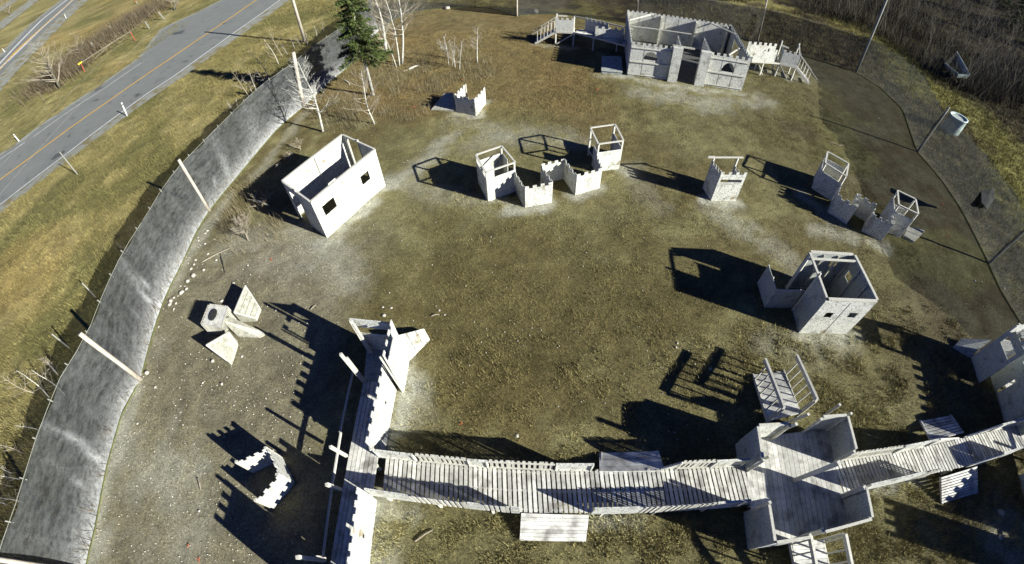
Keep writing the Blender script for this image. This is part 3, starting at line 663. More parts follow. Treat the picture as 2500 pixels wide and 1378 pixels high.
d = (B1-B0).normalized(); MB().bar(B0-d*.35+Vector((0, 0, 2.12)), B1+d*.3+Vector((0, 0, 2.12)), .09, .05).build('top_rail', WD, t)
MB().bar(B0-d*.3+Vector((0, 0.1, 2.10)), B0-d*.3+Vector((.4, .1, 2.10)), .05, .05).build('brace', WD, t)

# ---------- low battlement walls
def zigzag(name, label, pts, h=1.18, mer=.15, mat_=None, ns=None, group=None, skip=()):
    t = thing(name, Vector((pts[0].x, pts[0].y, 0)), label, 'wall', group)
    for k in range(len(pts)-1):
        if k in skip: continue
        A, B = [Vector((p.x, p.y, 0)) for p in (pts[k], pts[k+1])]; d = (B-A).normalized()*.017
        n = ns[k] if ns else max(2, int(round((B-A).length/.33)))
        MB().wall(A+d, B-d, 0, h, mer=mer, n=n, duty=.5, t=.03).build('wall_panel', mat_ or PLY, t)
        nn = Vector((-d.y, d.x, 0)).normalized()*.05
        MB().bar(A+nn+Vector((0, 0, .06)), B+nn+Vector((0, 0, .06)), .05, .09).build('base_plate', WD, t)
    for p in pts[1:-1]: pass
    return t
Z = [QA[1]+Vector((-.02, -.04, 0)), G(*k_(1255, 1015)), G(*k_(1550, 960)), G(*k_(1432, 545), 1.30), G(*k_(1690, 480), 1.33), G(*k_(1800, 880)), G(*k_(2070, 800)), G(*k_(2040, 440), 1.3)]
zigzag('castle_wall', 'sunlit low zigzag battlement wall between two open framed towers', Z, ns=[4, 4, 4, 4, 4, 4, 4])
Z = [G(*l_(1058, 545), 1.33), G(*l_(888, 880)), G(*l_(1112, 1025)), G(*l_(1245, 655), 1.3), G(*l_(1480, 782), 1.33), G(*l_(1293, 1112)), G(*l_(1530, 1228)), G(*l_(1660, 860), 1.3)]
zigzag('castle_wall', 'shaded low zigzag battlement wall stepping down toward the east net', Z, ns=[4, 3, 3, 3, 3, 4, 3])

# ---------- small fort with ramp by the birches
f_ = crop(1010, 180, 11.486)
P0, P1, P2_ = G(*f_(1195, 1072)), G(*f_(1752, 1192)), G(*f_(2030, 840)); P3 = G(*f_(1420, 300), 1.33); P3.z = 0
t = zigzag('small_fort', 'small three sided battlement fort with its lit side facing right, near the birch clumps', [P3, P0, P1, P2_], h=1.12, mer=.16, ns=[4, 4, 4])
post(t, P3+Vector((.08, .05, 0)), 0, 1.3, .08)
R0, R1 = G(*f_(490, 1030)), G(*f_(1185, 1075)); R2 = G(*f_(860, 515), .55); R3 = G(*f_(1110, 560), .55)
def wedge(name, label, base, top, ztop, mat_, boards, axis_, cat='ramp', group=None):
    t = thing(name, Vector((base[0].x, base[0].y, 0)), label, cat, group)
    z1 = ztop if hasattr(ztop, '__len__') else [ztop]*len(base)
    mb = MB(); mb.prism([(p.x, p.y) for p in base], 0, z1); mb.build('body', mat_, t)
    mb = MB(); n = len(base)
    for k in range(1, boards):
        f = k/boards; i, j, k2, l2 = axis_
        A = Vector((base[i].x, base[i].y, z1[i])).lerp(Vector((base[j].x, base[j].y, z1[j])), f); B = Vector((base[k2].x, base[k2].y, z1[k2])).lerp(Vector((base[l2].x, base[l2].y, z1[l2])), f)
        up = Vector((0, 0, .004)); mb.bar(A+up, B+up, .018, .012)
    mb.build('board_joints', M['dark'], t)
    return t
R2b = Vector((R2.x, R2.y, 0)); R3b = Vector((R3.x, R3.y, 0))
wedge('board_ramp', 'mossy grey board ramp leaning against the small fort', [R0, R1, R3b, R2b], None, [.06, .12, .6, .5], M['oldwood'], 4, (0, 3, 1, 2))

# ---------- small bent battlement at bottom left
z_ = crop(560, 1070, 7.255)
t = thing('small_fort', G(*z_(1060, 710), 1.0)*Vector((1, 1, 0)) if False else V2(G(*z_(1060, 710), .3), 0), 'small bent battlement fort of three short walls at the bottom left', 'wall')
HW = 1.18
q0 = G(*z_(150, 425), HW); q1 = G(*z_(640, 165), HW+.1); q2 = G(*z_(880, 640), HW); q3 = G(*z_(490, 1100), HW)
for A_, B_ in ((q0, q1), (q1, q2), (q2, q3)):
    A_, B_ = V2(A_, 0), V2(B_, 0); d = (B_-A_).normalized()*.02
    MB().wall(A_+d, B_-d, 0, HW-.12, mer=.14, n=4, duty=.5).build('wall_panel', PLY, t)
for q in (q0, q1, q3): post(t, V2(q, 0)+Vector((-.05, 0, 0)), 0, HW+.05, .09)
post(t, V2(G(*z_(835, 640), HW), 0), 0, HW, .09)

# ---------- main castle
k = crop(1500, 0, 5.743); HC = 2.55
FL = G(*k(180, 1060)); L1 = G(*k(735, 1130)); L2 = G(*k(865, 1155)); R1_ = G(*k(1112, 1185)); R2_ = G(*k(1245, 1210)); FR = G(*k(1775, 1280))
BL = G(*k(183, 150), 2.72); BR = G(*k(1640, 372), 2.65); BL.z = BR.z = 0
d = (FR-FL).normalized(); n_ = Vector((-d.y, d.x, 0))
# put the door posts on the line of the front and step them forward
def onl(p): return FL + d*((p-FL).dot(d))
t = thing('castle_front', FL, 'large roofless plywood castle with two arched windows and a pillared doorway', 'playhouse')
win = holes_px(FL, FR, k, [(395, 820), (430, 735), (612, 775), (605, 855)])[0]
s_l = (onl(L1)-FL).length; s_r = (onl(R2_)-FL).length; LT = (FR-FL).length
MB().wall(FL, onl(L1), 0, HC, mer=.2, n=8, duty=.5, holes=[(win[0], win[1], win[2]-.05, win[3]+.12, 'arch')]).build('front_wall', PLY, t)
win = holes_px(onl(R2_), FR, k, [(1480, 985), (1540, 880), (1690, 930), (1680, 1020)])[0]
A_ = onl(R2_)
MB().wall(A_, FR, 0, HC, mer=.2, n=7, duty=.5, holes=[(win[0], win[1], win[2]-.05, win[3]+.1, 'arch')]).build('front_wall', PLY, t)
for (p, q) in ((L1, L2), (R1_, R2_)):
    p, q = onl(p), onl(q); mb = MB(); mb.prism([(v.x, v.y) for v in (p-n_*.32, q-n_*.32, q+n_*.1, p+n_*.1)], 0, HC+.22); mb.build('pillar', PLY, t)
for (p, q) in ((FL+d*.02, onl(L1)-d*.02), (A_+d*.02, FR-d*.02)):
    MB().bar(p-n_*.05+Vector((0, 0, HC-.22)), q-n_*.05+Vector((0, 0, HC-.22)), .07, .07).build('moulding', WD, t)
    MB().bar(p-n_*.05+Vector((0, 0, 1.22)), q-n_*.05+Vector((0, 0, 1.22)), .08, .10).build('sill_board', WD, t)
    MB().bar(p-n_*.04+Vector((0, 0, .16)), q-n_*.04+Vector((0, 0, .16)), .05, .05).build('plinth_board', WD, t)
MB().wall(BL, BR, 0, HC+.1, mer=.12, n=24, duty=.5).build('back_wall', PLY, t)
MB().wall(FL, BL, 0, HC, mer=.2, n=15, duty=.5, t=.05).build('side_wall', PLY, t)
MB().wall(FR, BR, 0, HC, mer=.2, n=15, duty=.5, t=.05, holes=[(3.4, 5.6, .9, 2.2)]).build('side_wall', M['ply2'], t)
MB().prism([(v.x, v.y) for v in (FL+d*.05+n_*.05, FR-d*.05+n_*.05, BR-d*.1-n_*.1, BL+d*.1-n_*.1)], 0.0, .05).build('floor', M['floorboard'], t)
seams(BL, BR, HC, 8, -1, t); seams(FL, onl(L1), HC, 3, -1, t); seams(onl(R2_), FR, HC, 3, -1, t)
# inner corridor walls and fins
for (p, s_) in ((onl(L2)-d*.05, 2.9), (onl(R2_), 3.3)):
    MB().wall(p+n_*.1, p+n_*s_, 0, HC, mer=.15, n=8, duty=.5).build('corridor_wall', PLY, t)
nb = Vector((-(BR-BL).y, (BR-BL).x, 0)).normalized()
for x in (650, 1150, 1605):
    s_, z = onwall(BL, BR, *k(x, 300)); p = BL + (BR-BL).normalized()*s_
    MB().wall(p-nb*.02, p-nb*.62, 0, HC+.05, t=.12).build('buttress', WD, t)
def beam(K, p, q, z, w=.09, h=.09): return MB().bar(G(*K(*p), z), G(*K(*q), z), w, h)
beam(k, (215, 282), (545, 198), HC+.05).build('brace', WD, t); beam(k, (1290, 303), (1705, 487), HC+.06).build('brace', WD, t)
beam(k, (220, 365), (1085, 483), HC, .06, .06).build('cross_beam', WD, t); beam(k, (820, 640), (1130, 690), HC-.02, .09, .12).build('lintel', WD, t)
beam(k, (1605, 775), (1790, 655), HC-.1, .09, .09).build('brace', WD, t)
# wings of the castle
def ladder_stairs(parent, top_a, top_b, bot_a, bot_b, n, zt):
    mb = MB()
    for i in range(n):
        f = (i+.5)/n; A = top_a.lerp(bot_a, f); B = top_b.lerp(bot_b, f); z = zt*(1-(i+1)/(n+1)); dd = (bot_a-top_a).normalized()*.13
        mb.quadslab([V2(A-dd, z), V2(B-dd, z), V2(B+dd, z), V2(A+dd, z)], .035)
    mb.build('treads', M['plank'], parent)
    for T_, B_ in ((top_a, bot_a), (top_b, bot_b)): MB().bar(V2(T_, zt-.1), V2(B_, .02), .04, .18).build('stringer', WD, parent)
def handrail(parent, A, B, n, hgt, w=.035, top=.06, ext=.5, th=.05):
    d = (B-A); mb = MB(); e = d.normalized()*ext
    mb.bar(A+Vector((0, 0, hgt)), B+Vector((0, 0, hgt))+e, top, th)
    for i in range(n):
        p = A + d*((i+.3)/n); mb.bar(p+Vector((0, 0, -.05)), p+Vector((0, 0, hgt)), w, w)
    return mb.build('handrail', WD, parent)
k2 = crop(1300, 0, 7.654); ZD = 1.25
D0 = G(*k2(430, 590), ZD); D1 = G(*k2(765, 608), ZD); D2 = G(*k2(1730, 855), ZD); nb2 = Vector((0.18, 1, 0)).normalized()
t = thing('raised_platform', V2(D0, 0), 'raised plywood platform with stairs on the left side of the large castle', 'platform', 'castle side platforms')
mb = MB(); mb.quadslab([D0, D1, V2(D1+nb2*1.5, ZD), V2(D0+nb2*1.5, ZD)], .06); mb.build('deck', M['plank'], t)
mb = MB(); nW = Vector((-(D2-D1).y, (D2-D1).x, 0)).normalized(); npl = 30
for i in range(npl):
    p = D1.lerp(D2, (i+.1)/npl); q = D1.lerp(D2, (i+.8)/npl); mb.quadslab([V2(p, ZD), V2(q, ZD), V2(q+nW*1.15, ZD), V2(p+nW*1.15, ZD)], .04)
mb.build('walkway_boards', M['plank'], t)
MB().bar(D1+Vector((0, 0, -.03)), D2+Vector((0, 0, -.03)), .05, .14).build('edge_beam', WD, t)
MB().wall(D0, D1, ZD, 1.05, mer=.18, n=4, duty=.5).build('parapet', PLY, t); MB().bar(D0+Vector((0, -.03, -.04)), D1+Vector((0, -.03, -.04)), .04, .16).build('edge_beam', WD, t)
A_ = D1.lerp(D2, .10)+nW*1.15; B_ = D1.lerp(D2, .55)+nW*1.15; MB().wall(A_, B_, ZD-.0, .95, mer=.22, n=6, duty=.45).build('parapet', PLY, t)
A_ = D1.lerp(D2, .42)+nW*.02; B_ = D1.lerp(D2, .85)+nW*1.15; MB().wall(A_, B_, ZD, .8, mer=.18, n=5, duty=.45).build('parapet', PLY, t)
MB().bar(D1+nb2*1.2+Vector((0, 0, 1.05)), D2+nW*1.15+Vector((0, 0, 1.1)), .05, .09).build('back_rail', WD, t)
for p in (D0, D1, D1.lerp(D2, .4), D0+nb2*1.4, D1+nb2*1.4, D1.lerp(D2, .75)+nW*1.1): post(t, V2(p, 0)+Vector((.04, .04, 0)), 0, ZD-.05, .10)
for (p, h_) in ((D0+nb2*1.45, 1.9), (D1+nb2*.05, 2.3), (D1+nb2*1.4, 1.7)): post(t, V2(p, 0), ZD-.04, ZD+h_*.6, .09)
MB().bar(V2(D0, .1)+Vector((.1, -.05, 0)), V2(D1, ZD-.15)+Vector((0, -.05, 0)), .05, .1).build('brace', WD, t)
MB().bar(D0+nb2*1.45+Vector((0, 0, .95)), D0.lerp(D1, .6)+nb2*1.45+Vector((0, 0, .95)), .05, .12).build('back_rail', WD, t)
dl = (D0-D1).normalized(); S0 = V2(D0, 0)+dl*.02; S1 = V2(D0+nb2*1.0, 0)+dl*.02; E0 = S0+dl*1.75; E1 = S1+dl*1.75
ladder_stairs(t, S0, S1, E0, E1, 6, ZD)
handrail(t, V2(S1, ZD+.05), V2(E1, .1), 6, .95, ext=.7); handrail(t, V2(S0, ZD+.05), V2(E0, .1), 6, .95, ext=.3)
k3 = crop(1800, 80, 9.845)
D0 = G(*k3(1020, 738), ZD); D1 = G(*k3(1425, 832), ZD); W0 = G(*k3(345, 690), ZD); nb2 = Vector((-(D1-D0).y, (D1-D0).x, 0)).normalized(); nW = Vector((-(D0-W0).y, (D0-W0).x, 0)).normalized()
t = thing('raised_platform', V2(D0, 0), 'raised plywood platform with braced legs on the right side of the large castle', 'platform', 'castle side platforms')
mb = MB(); mb.quadslab([D0, D1, V2(D1+nb2*1.5, ZD), V2(D0+nb2*1.5, ZD)], .06); mb.build('deck', M['plank'], t)
mb = MB()
for i in range(14):
    p = W0.lerp(D0, (i+.1)/14); q = W0.lerp(D0, (i+.85)/14); mb.quadslab([V2(p, ZD), V2(q, ZD), V2(q+nW*1.2, ZD), V2(p+nW*1.2, ZD)], .04)
mb.build('walkway_boards', M['plank'], t)
MB().bar(W0+Vector((0, -.02, -.03)), D0+Vector((0, -.02, -.03)), .05, .12).build('edge_beam', WD, t); MB().bar(D0+Vector((0, -.03, -.05)), D1+Vector((0, -.03, -.05)), .05, .16).build('edge_beam', WD, t)
MB().wall(D0, D1, ZD, 1.05, mer=.18, n=4, duty=.5).build('parapet', PLY, t)
MB().wall(W0, D0.lerp(W0, .22), ZD, .95, mer=.2, n=5, duty=.45).build('parapet', PLY, t)
MB().wall(W0+nW*1.2, D0+nW*1.2, ZD, 1.0, mer=.24, n=6, duty=.5).build('parapet', PLY, t)
MB().wall(D0, D0+nb2*.75, ZD, 1.05, mer=.15, n=2).build('parapet', M['ply2'], t)
for p in (D0, D1, W0.lerp(D0, .45), D0+nb2*1.4, D1+nb2*1.4, W0.lerp(D0, .5)+nW*1.1): post(t, V2(p, 0)+Vector((-.04, .04, 0)), 0, ZD-.05, .10)
MB().bar(V2(D0, ZD-.15)+Vector((.05, -.05, 0)), V2(D1, .1)+Vector((-.6, -.05, 0)), .05, .1).build('brace', WD, t)
MB().bar(V2(W0.lerp(D0, .4)+nW*.6, .9), V2(W0.lerp(D0, .5), .1)+Vector((0, -.03, 0)), .05, .1).build('brace', WD, t)
for (p, h_) in ((D0+nb2*1.45, 1.5), (D1+nb2*1.45, 1.6)): post(t, V2(p, 0), ZD-.04, ZD+h_, .09)
MB().bar(D0+nb2*1.45+Vector((0, 0, 1.1)), D0.lerp(D1, .5)+nb2*1.45+Vector((0, 0, 1.0)), .05, .12).build('back_rail', WD, t)
MB().bar(D1+nb2*1.45+Vector((0, 0, 1.5)), D1+nb2*1.0+Vector((.3, 0, .6)), .05, .09).build('brace', WD, t)
dl = (D1-D0).normalized(); S0 = V2(D1, 0)+dl*.02; S1 = V2(D1+nb2*1.0, 0)+dl*.02; E0 = S0+dl*1.55; E1 = S1+dl*1.55
ladder_stairs(t, S0, S1, E0, E1, 5, ZD)
handrail(t, V2(S0, ZD+.05), V2(E0, .1), 5, .95, ext=.7); handrail(t, V2(S1, ZD+.05), V2(E1, .1), 5, .95, ext=.2)
# low box beside the castle
kk = crop(1240, 0, 4.594)
b0, b1, b2, b3 = G(*kk(1050, 828)), G(*kk(1272, 848)), G(*kk(1270, 632), .3), G(*kk(1060, 628), .3)
t = thing('low_box', b0, 'low square plywood box lying in the shadow left of the large castle', 'box')
MB().prism([(q.x, q.y) for q in (b0, b1, b2, b3)], 0, .24).build('body', M['ply2'], t); 
MB().prism([(q.x, q.y) for q in (b0+Vector((-.05, -.06, 0)), b1+Vector((.05, -.06, 0)), b2+Vector((.05, .06, 0)), b3+Vector((-.05, .06, 0)))], .24, .28).build('lid', M['ply2'], t)

# ================================================================== WALKWAYS, GATES AND THE CROSS PLATFORM
a = crop(640, 720, 3.446); b = crop(480, 980, 3.4625); d_ = crop(840, 1030, 3.906); e = crop(1340, 1000, 3.645)
f = crop(1760, 840, 2.562); g = crop(1780, 980, 3.463); q_ = crop(2200, 1000, 3.647); r_ = crop(2040, 760, 2.23); h_ = crop(2280, 780, 4.595)
ZK = 0.60; PK = M['plank']; P2 = M['ply2']
def line_y(Ln, x):
    for p, q in zip(Ln, Ln[1:]):
        if x <= q.x or q is Ln[-1]: return p.y + (q.y-p.y)*(x-p.x)/(q.x-p.x)
def boards_across(parent, N_, S_, x0, x1, pitch, gap, z, name='deck_boards', jit=.006):
    mb = MB(); n = int(round((x1-x0)/pitch)); rs = random.Random(int(x0*10)+3)
    for i in range(n):
        xa = x0+(x1-x0)*i/n; xb = xa+pitch-gap; j = rs.uniform(-.01, .01); k = rs.uniform(-jit, jit)
        mb.quadslab([(xa, line_y(S_, xa)+j, z+k-.035), (xb, line_y(S_, xb)+j, z+k-.035), (xb+.0, line_y(N_, xb)+j, z+k-.035), (xa, line_y(N_, xa)+j, z+k-.035)], .035)
    return mb.build(name, PK, parent)
def joists(parent, N_, S_, x0, x1, z):
    for f_ in (.06, .5, .94):
        mb = MB(); xs = [x0+(x1-x0)*i/6 for i in range(7)]
        for p, q in zip(xs, xs[1:]): mb.bar((p, line_y(S_, p)*(1-f_)+line_y(N_, p)*f_, z-.12), (q, line_y(S_, q)*(1-f_)+line_y(N_, q)*f_, z-.12), .045, .14)
        mb.build('joist', WD, parent)
    n = int((x1-x0)/1.6)
    for i in range(n+1):
        x = x0+.1+(x1-x0-.2)*i/n
        for Ln in (N_, S_): post(parent, Vector((x, line_y(Ln, x), 0)), 0, z-.05, .09)
def rail_piece(parent, Ln, x0, x1, kind, out, z=ZK, h=.75):
    A = Vector((x0, line_y(Ln, x0)+out*.03, 0)); B = Vector((x1, line_y(Ln, x1)+out*.03, 0)); d = (B-A).normalized(); n = Vector((-d.y, d.x, 0))*(-out)
    mb = MB()
    if kind == 'solid':
        mb.wall(A, B, z-.12, h+.12, t=.02); mb.bar(A+n*.035+Vector((0, 0, z+h-.03)), B+n*.035+Vector((0, 0, z+h-.03)), .05, .05); mb.bar(A+n*.035+Vector((0, 0, z+.04)), B+n*.035+Vector((0, 0, z+.04)), .05, .05)
        for p in (A+d*.03, B-d*.03): mb.bar(V2(p+n*.035, z), V2(p+n*.035, z+h), .05, .05)
    elif kind == 'slope':
        mb.wall(A, B, z-.12, .25, t=.02, hB=h+.12); mb.bar(A+n*.035+Vector((0, 0, z+.12)), B+n*.035+Vector((0, 0, z+h)), .05, .05)
    elif kind == 'slopedown':
        mb.wall(A, B, z-.12, h+.12, t=.02, hB=.25); mb.bar(A+n*.035+Vector((0, 0, z+h)), B+n*.035+Vector((0, 0, z+.12)), .05, .05)
    else:
        L = (B-A).length; k = max(2, int(round(L/.165)))
        for i in range(k):
            p = A+d*(L*(i+.15)/k); q = A+d*(L*(i+.15)/k+.088); wide = (i % 6 == 3)
            if wide: q = q+d*.05
            mb.wall(p, q, z-.12, h+.12+(.10 if i % 2 == 0 or wide else .08), t=.02)
        mb.bar(A+n*.03+Vector((0, 0, z+h-.05)), B+n*.03+Vector((0, 0, z+h-.05)), .045, .07); mb.bar(A+n*.03+Vector((0, 0, z+.06)), B+n*.03+Vector((0, 0, z+.06)), .045, .05)
    return mb.build('railing', PLY if kind != 'picket' else WD, parent)
def gx_(K, x, y, z=1.2): return G(*K(x, y), z).x

# ---------- main bridge
NL = [Vector((-4.5, 4.05, 0)), Vector((0.05, 3.56, 0)), Vector((5.2, 3.15, 0)), Vector((7.75, 2.93, 0))]
SL = [Vector((-4.6, 2.80, 0)), Vector((-.05, 2.22, 0)), Vector((4.76, 1.87, 0)), Vector((7.7, 1.66, 0))]
t = thing('footbridge', Vector((-4.5, 4.05, 0)), 'long low timber walkway of gapped planks with battlement railings', 'walkway')
boards_across(t, NL, SL, -4.45, 7.62, .155, .046, ZK); joists(t, NL, SL, -4.4, 7.6, ZK)
for (K, xa, xb, kd) in ((d_, 270, 655, 'solid'), (d_, 680, 1165, 'picket'), (d_, 1175, 1370, 'solid'), (d_, 1380, 2010, 'picket'), (e, 62, 400, 'solid'), (e, 1050, 1180, 'slope'), (e, 1185, 1480, 'picket'), (e, 1490, 1790, 'solid')):
    y = 400 if K is d_ else 500; rail_piece(t, NL, gx_(K, xa, y), gx_(K, xb, y), kd, 1)
for (K, xa, xb, kd) in ((d_, 195, 640, 'solid'), (d_, 650, 1165, 'picket'), (d_, 1175, 1330, 'solid'), (d_, 1335, 1580, 'picket'), (d_, 1585, 1670, 'solid'), (e, 400, 830, 'solid'), (e, 840, 1490, 'picket'), (e, 1500, 1800, 'solid')):
    y = 720 if K is d_ else 880; rail_piece(t, SL, gx_(K, xa, y), gx_(K, xb, y), kd, -1)
def plank_ramp(label, A, B, A2, B2, n, gap, group='board ramps onto the walkway'):
    """boards lying side by side from the walkway edge A-B down to the ground edge A2-B2"""
    t = thing('board_ramp', V2(A2, 0), label, 'ramp', group); mb = MB()
    for i in range(n):
        f0 = i/n; f1 = (i+1-gap)/n; mb.quadslab([A.lerp(A2, f0), B.lerp(B2, f0), B.lerp(B2, f1), A.lerp(A2, f1)], .03)
    mb.build('boards', PK, t)
    for (p, q) in ((A, A2), (B, B2)):
        m_ = (B-A).normalized()*(.08 if p is A else -.08); MB().bar(p+m_+Vector((0, 0, -.08)), q+m_+Vector((0, 0, -.04)), .045, .10).build('stringer', WD, t)
    return t
plank_ramp('short closed board ramp on the south side of the long walkway', G(*d_(1690, 868), ZK-.02), G(*d_(2335, 884), ZK-.02), G(*d_(1675, 1128), .05), G(*d_(2305, 1140), .05), 7, .07)
plank_ramp('half shaded board ramp on the north side of the long walkway', G(*e(450, 552), ZK-.02), G(*e(1030, 545), ZK-.02), G(*e(450, 385), .05), G(*e(978, 368), .05), 7, .05)

# ---------- cross platform
T = {}
for n_k, px in dict(NW=(240, 205), Wn=(282, 492), Ws=(335, 862), SW=(388, 1196), SE=(1212, 995), Es=(1158, 722), En=(1076, 415), NE=(1000, 118), Ne=(785, 132), Nw=(505, 190), Sw=(690, 1150), Se=(800, 1108)).items():
    T[n_k] = V2(G(*g(*px), 1.82), 0)
t = thing('cross_platform', T['NW'], 'square timber lookout deck with shoulder high plywood corner walls where the walkways meet', 'platform')
c4 = [T['SW'], T['SE'], T['NE'], T['NW']]
mb = MB(); n = 19
for i in range(n):
    f0 = i/n; f1 = (i+1)/n-.0035
    A = c4[0].lerp(c4[1], f0); B = c4[0].lerp(c4[1], f1); C_ = c4[3].lerp(c4[2], f1); D_ = c4[3].lerp(c4[2], f0)
    mb.quadslab([V2(A, ZK-.035), V2(B, ZK-.035), V2(C_, ZK-.035), V2(D_, ZK-.035)], .035+.003*(i % 3))
mb.build('deck_boards', PK, t)
for (p, q, m_) in (('NW', 'Wn', P2), ('Ws', 'SW', P2), ('NE', 'En', P2), ('Es', 'SE', P2), ('NW', 'Nw', PLY), ('Ne', 'NE', PLY), ('SW', 'Sw', PLY), ('Se', 'SE', PLY)):
    A, B = T[p], T[q]; dd = (B-A).normalized()
    MB().wall(A+dd*.03, B-dd*.02, 0 if p in ('NW', 'Ws') and q in ('Wn', 'SW') else .3, 1.80 if p in ('NW', 'Ws') and q in ('Wn', 'SW') else 1.50, t=.03).build('corner_wall', m_, t)
    rim(MB(), A+dd*.05, B-dd*.05, 1.835, .09, .05).build('cap_rail', WD, t)
for k_i in ('NW', 'Wn', 'Ws', 'SW', 'SE', 'Es', 'En', 'NE', 'Ne', 'Nw', 'Sw', 'Se'): post(t, T[k_i]+(T['Wn'].lerp(T['Es'], .5)-T[k_i]).normalized()*.07, 0, 1.80, .09)
for (p, q, w_) in (((365, 282), (570, 192), .10), ((470, 190), (672, 110), .09), ((785, 135), (938, 28), .09), ((955, 130), (1036, 102), .09), ((552, 668), (932, 520), .13), ((955, 800), (1150, 728), .12), ((283, 497), (345, 462), .10), ((975, 1050), (1042, 1015), .09)):
    vpost(t, g(*p), g(*q), ZK, w_)
def stairs(label, A, B, A2, B2, n, rail=True):
    t = thing('plank_stairs', V2(A2, 0), label, 'stairs', 'stairs up to the cross platform'); mb = MB()
    for i in range(n):
        f0 = i/n; f1 = (i+.93)/n; mb.quadslab([A.lerp(A2, f0), B.lerp(B2, f0), B.lerp(B2, f1), A.lerp(A2, f1)], .035)
    mb.build('treads', PK, t)
    for (p, q, s_) in ((A, A2, 1), (B, B2, -1)):
        m_ = (B-A).normalized()*(.03*s_); MB().bar(p-m_+Vector((0, 0, -.1)), q-m_+Vector((0, 0, -.03)), .045, .16).build('stringer', WD, t)
        handrail(t, p-m_, q-m_, 6, 1.12, w=.045, top=.09, ext=.05, th=.16)
        post(t, V2(p-m_, 0), .1, 1.6, .08)
    return t
stairs('plank stairs with long handrails on the north side of the square lookout deck', G(*f(305, 480), ZK-.03), G(*f(497, 432), ZK-.03), G(*f(205, 190), .06), G(*f(388, 168), .06), 14)
sA = G(*f(443, 1232), ZK-.03); sB = G(*f(640, 1222), ZK-.03)
stairs('plank stairs leaving the bottom edge on the south side of the square lookout deck', sB, sA, Vector((sB.x+.12, sB.y-2.1, .06)), Vector((sA.x+.12, sA.y-2.1, .06)), 14)

# ---------- east bridge
eN = [G(*q_(x, y), ZK) for x, y in ((0, 378), (610, 240), (1090, 118))]; eS = [G(*q_(x, y), ZK) for x, y in ((0, 628), (690, 480), (1090, 342))]
NE_ = [Vector((T['En'].x-.1, G(*g(960, 500), ZK).y+.02, 0))] + [V2(p, 0) for p in eN]; SE_ = [Vector((T['Es'].x-.1, G(*g(985, 775), ZK).y, 0))] + [V2(p, 0) for p in eS]
x0 = min(NE_[0].x, SE_[0].x)-.12; x1 = max(eN[-1].x, eS[-1].x)+.2
t = thing('footbridge', NE_[0], 'shorter timber walkway running right from the square lookout deck to the east gate', 'walkway')
boards_across(t, NE_, SE_, x0, x1, .158, .050, ZK); joists(t, NE_, SE_, x0, x1, ZK)
for (xa, xb, kd) in ((60, 330, 'picket'), (340, 520, 'solid'), (525, 690, 'slopedown'), (735, 860, 'slope'), (865, 1010, 'solid')):
    rail_piece(t, NE_, max(x0, gx_(r_, xa, 760-.22*xa)), gx_(r_, xb, 760-.22*xb), kd, 1)
for (xa, xb, kd) in ((180, 480, 'solid'), (490, 560, 'picket'), (780, 900, 'slope'), (905, 1015, 'solid')):
    rail_piece(t, SE_, max(x0, gx_(r_, xa, 990-.22*xa)), gx_(r_, xb, 990-.22*xb), kd, -1)
plank_ramp('ramp of widely gapped boards on the north side of the right hand walkway', G(*r_(520, 705), ZK-.02), G(*r_(700, 660), ZK-.02), G(*r_(455, 595), .05), G(*r_(632, 563), .05), 7, .3)
plank_ramp('ramp of widely gapped boards on the south side of the right hand walkway', G(*r_(572, 905), ZK-.02), G(*r_(768, 845), ZK-.02), G(*r_(575, 1050), .05), G(*r_(772, 992), .05), 10, .3)

# ---------- west gate
gN, gS = G(*a(1240, 550)), G(*a(1190, 822)); lN = G(*a(1130, 792)); lS = V2(G(*a(872, 1245), 1.92), 0)
mN = G(*b(1522, 835)); mS = G(*b(1462, 1375)); mS = mN + (mS-mN).normalized()*2.6
t = thing('gate_walkway', V2(gN, 0), 'tall bright battlement wall with a plank walkway behind it, bottom left', 'gatehouse')
hz = holes_px(gN, gS, a, [(1072, 310), (1100, 355), (1062, 568), (1030, 520)])
MB().wall(gN, gS, 0, 2.66, mer=.19, n=4, duty=.5, holes=hz).build('tower_wall', PLY, t)
ss = onwall(lN, lS, *a(1035, 905)); seams(lN, lS, 1.7, 3, 1, t); MB().wall(lN, lS, 0, 1.76, mer=.19, n=7, duty=.5, holes=[(ss[0]-.06, ss[0]+.06, ss[1]-.12, ss[1]+.08)]).build('parapet_wall', PLY, t)
ss = onwall(mN, mS, *b(1410, 1140)); MB().wall(mN, mS, 0, 1.76, mer=.19, n=7, duty=.5, holes=[(ss[0]-.06, ss[0]+.06, ss[1]-.12, ss[1]+.08)]).build('parapet_wall', PLY, t)
tw = Vector((-1.75, .15, 0)); ks = [onwall(lN, lS, *a(1035, 905))]
nWt = V2(G(*a(738, 205), 2.6), 0); sWt = V2(G(*a(660, 492), 2.36), 0)
L_ = (nWt-gN).length
MB().wall(gN+Vector((-.02, 0, 0)), nWt, .2, 2.45, holes=[(.1, L_-.1, 1.75, 2.15)]).build('end_wall', PLY, t)
MB().wall(mS+Vector((0, -.05, 0)), mS+Vector((-.1, -1.5, 0)), 0, 2.66, mer=.19, n=4).build('tower_wall', PLY, t)
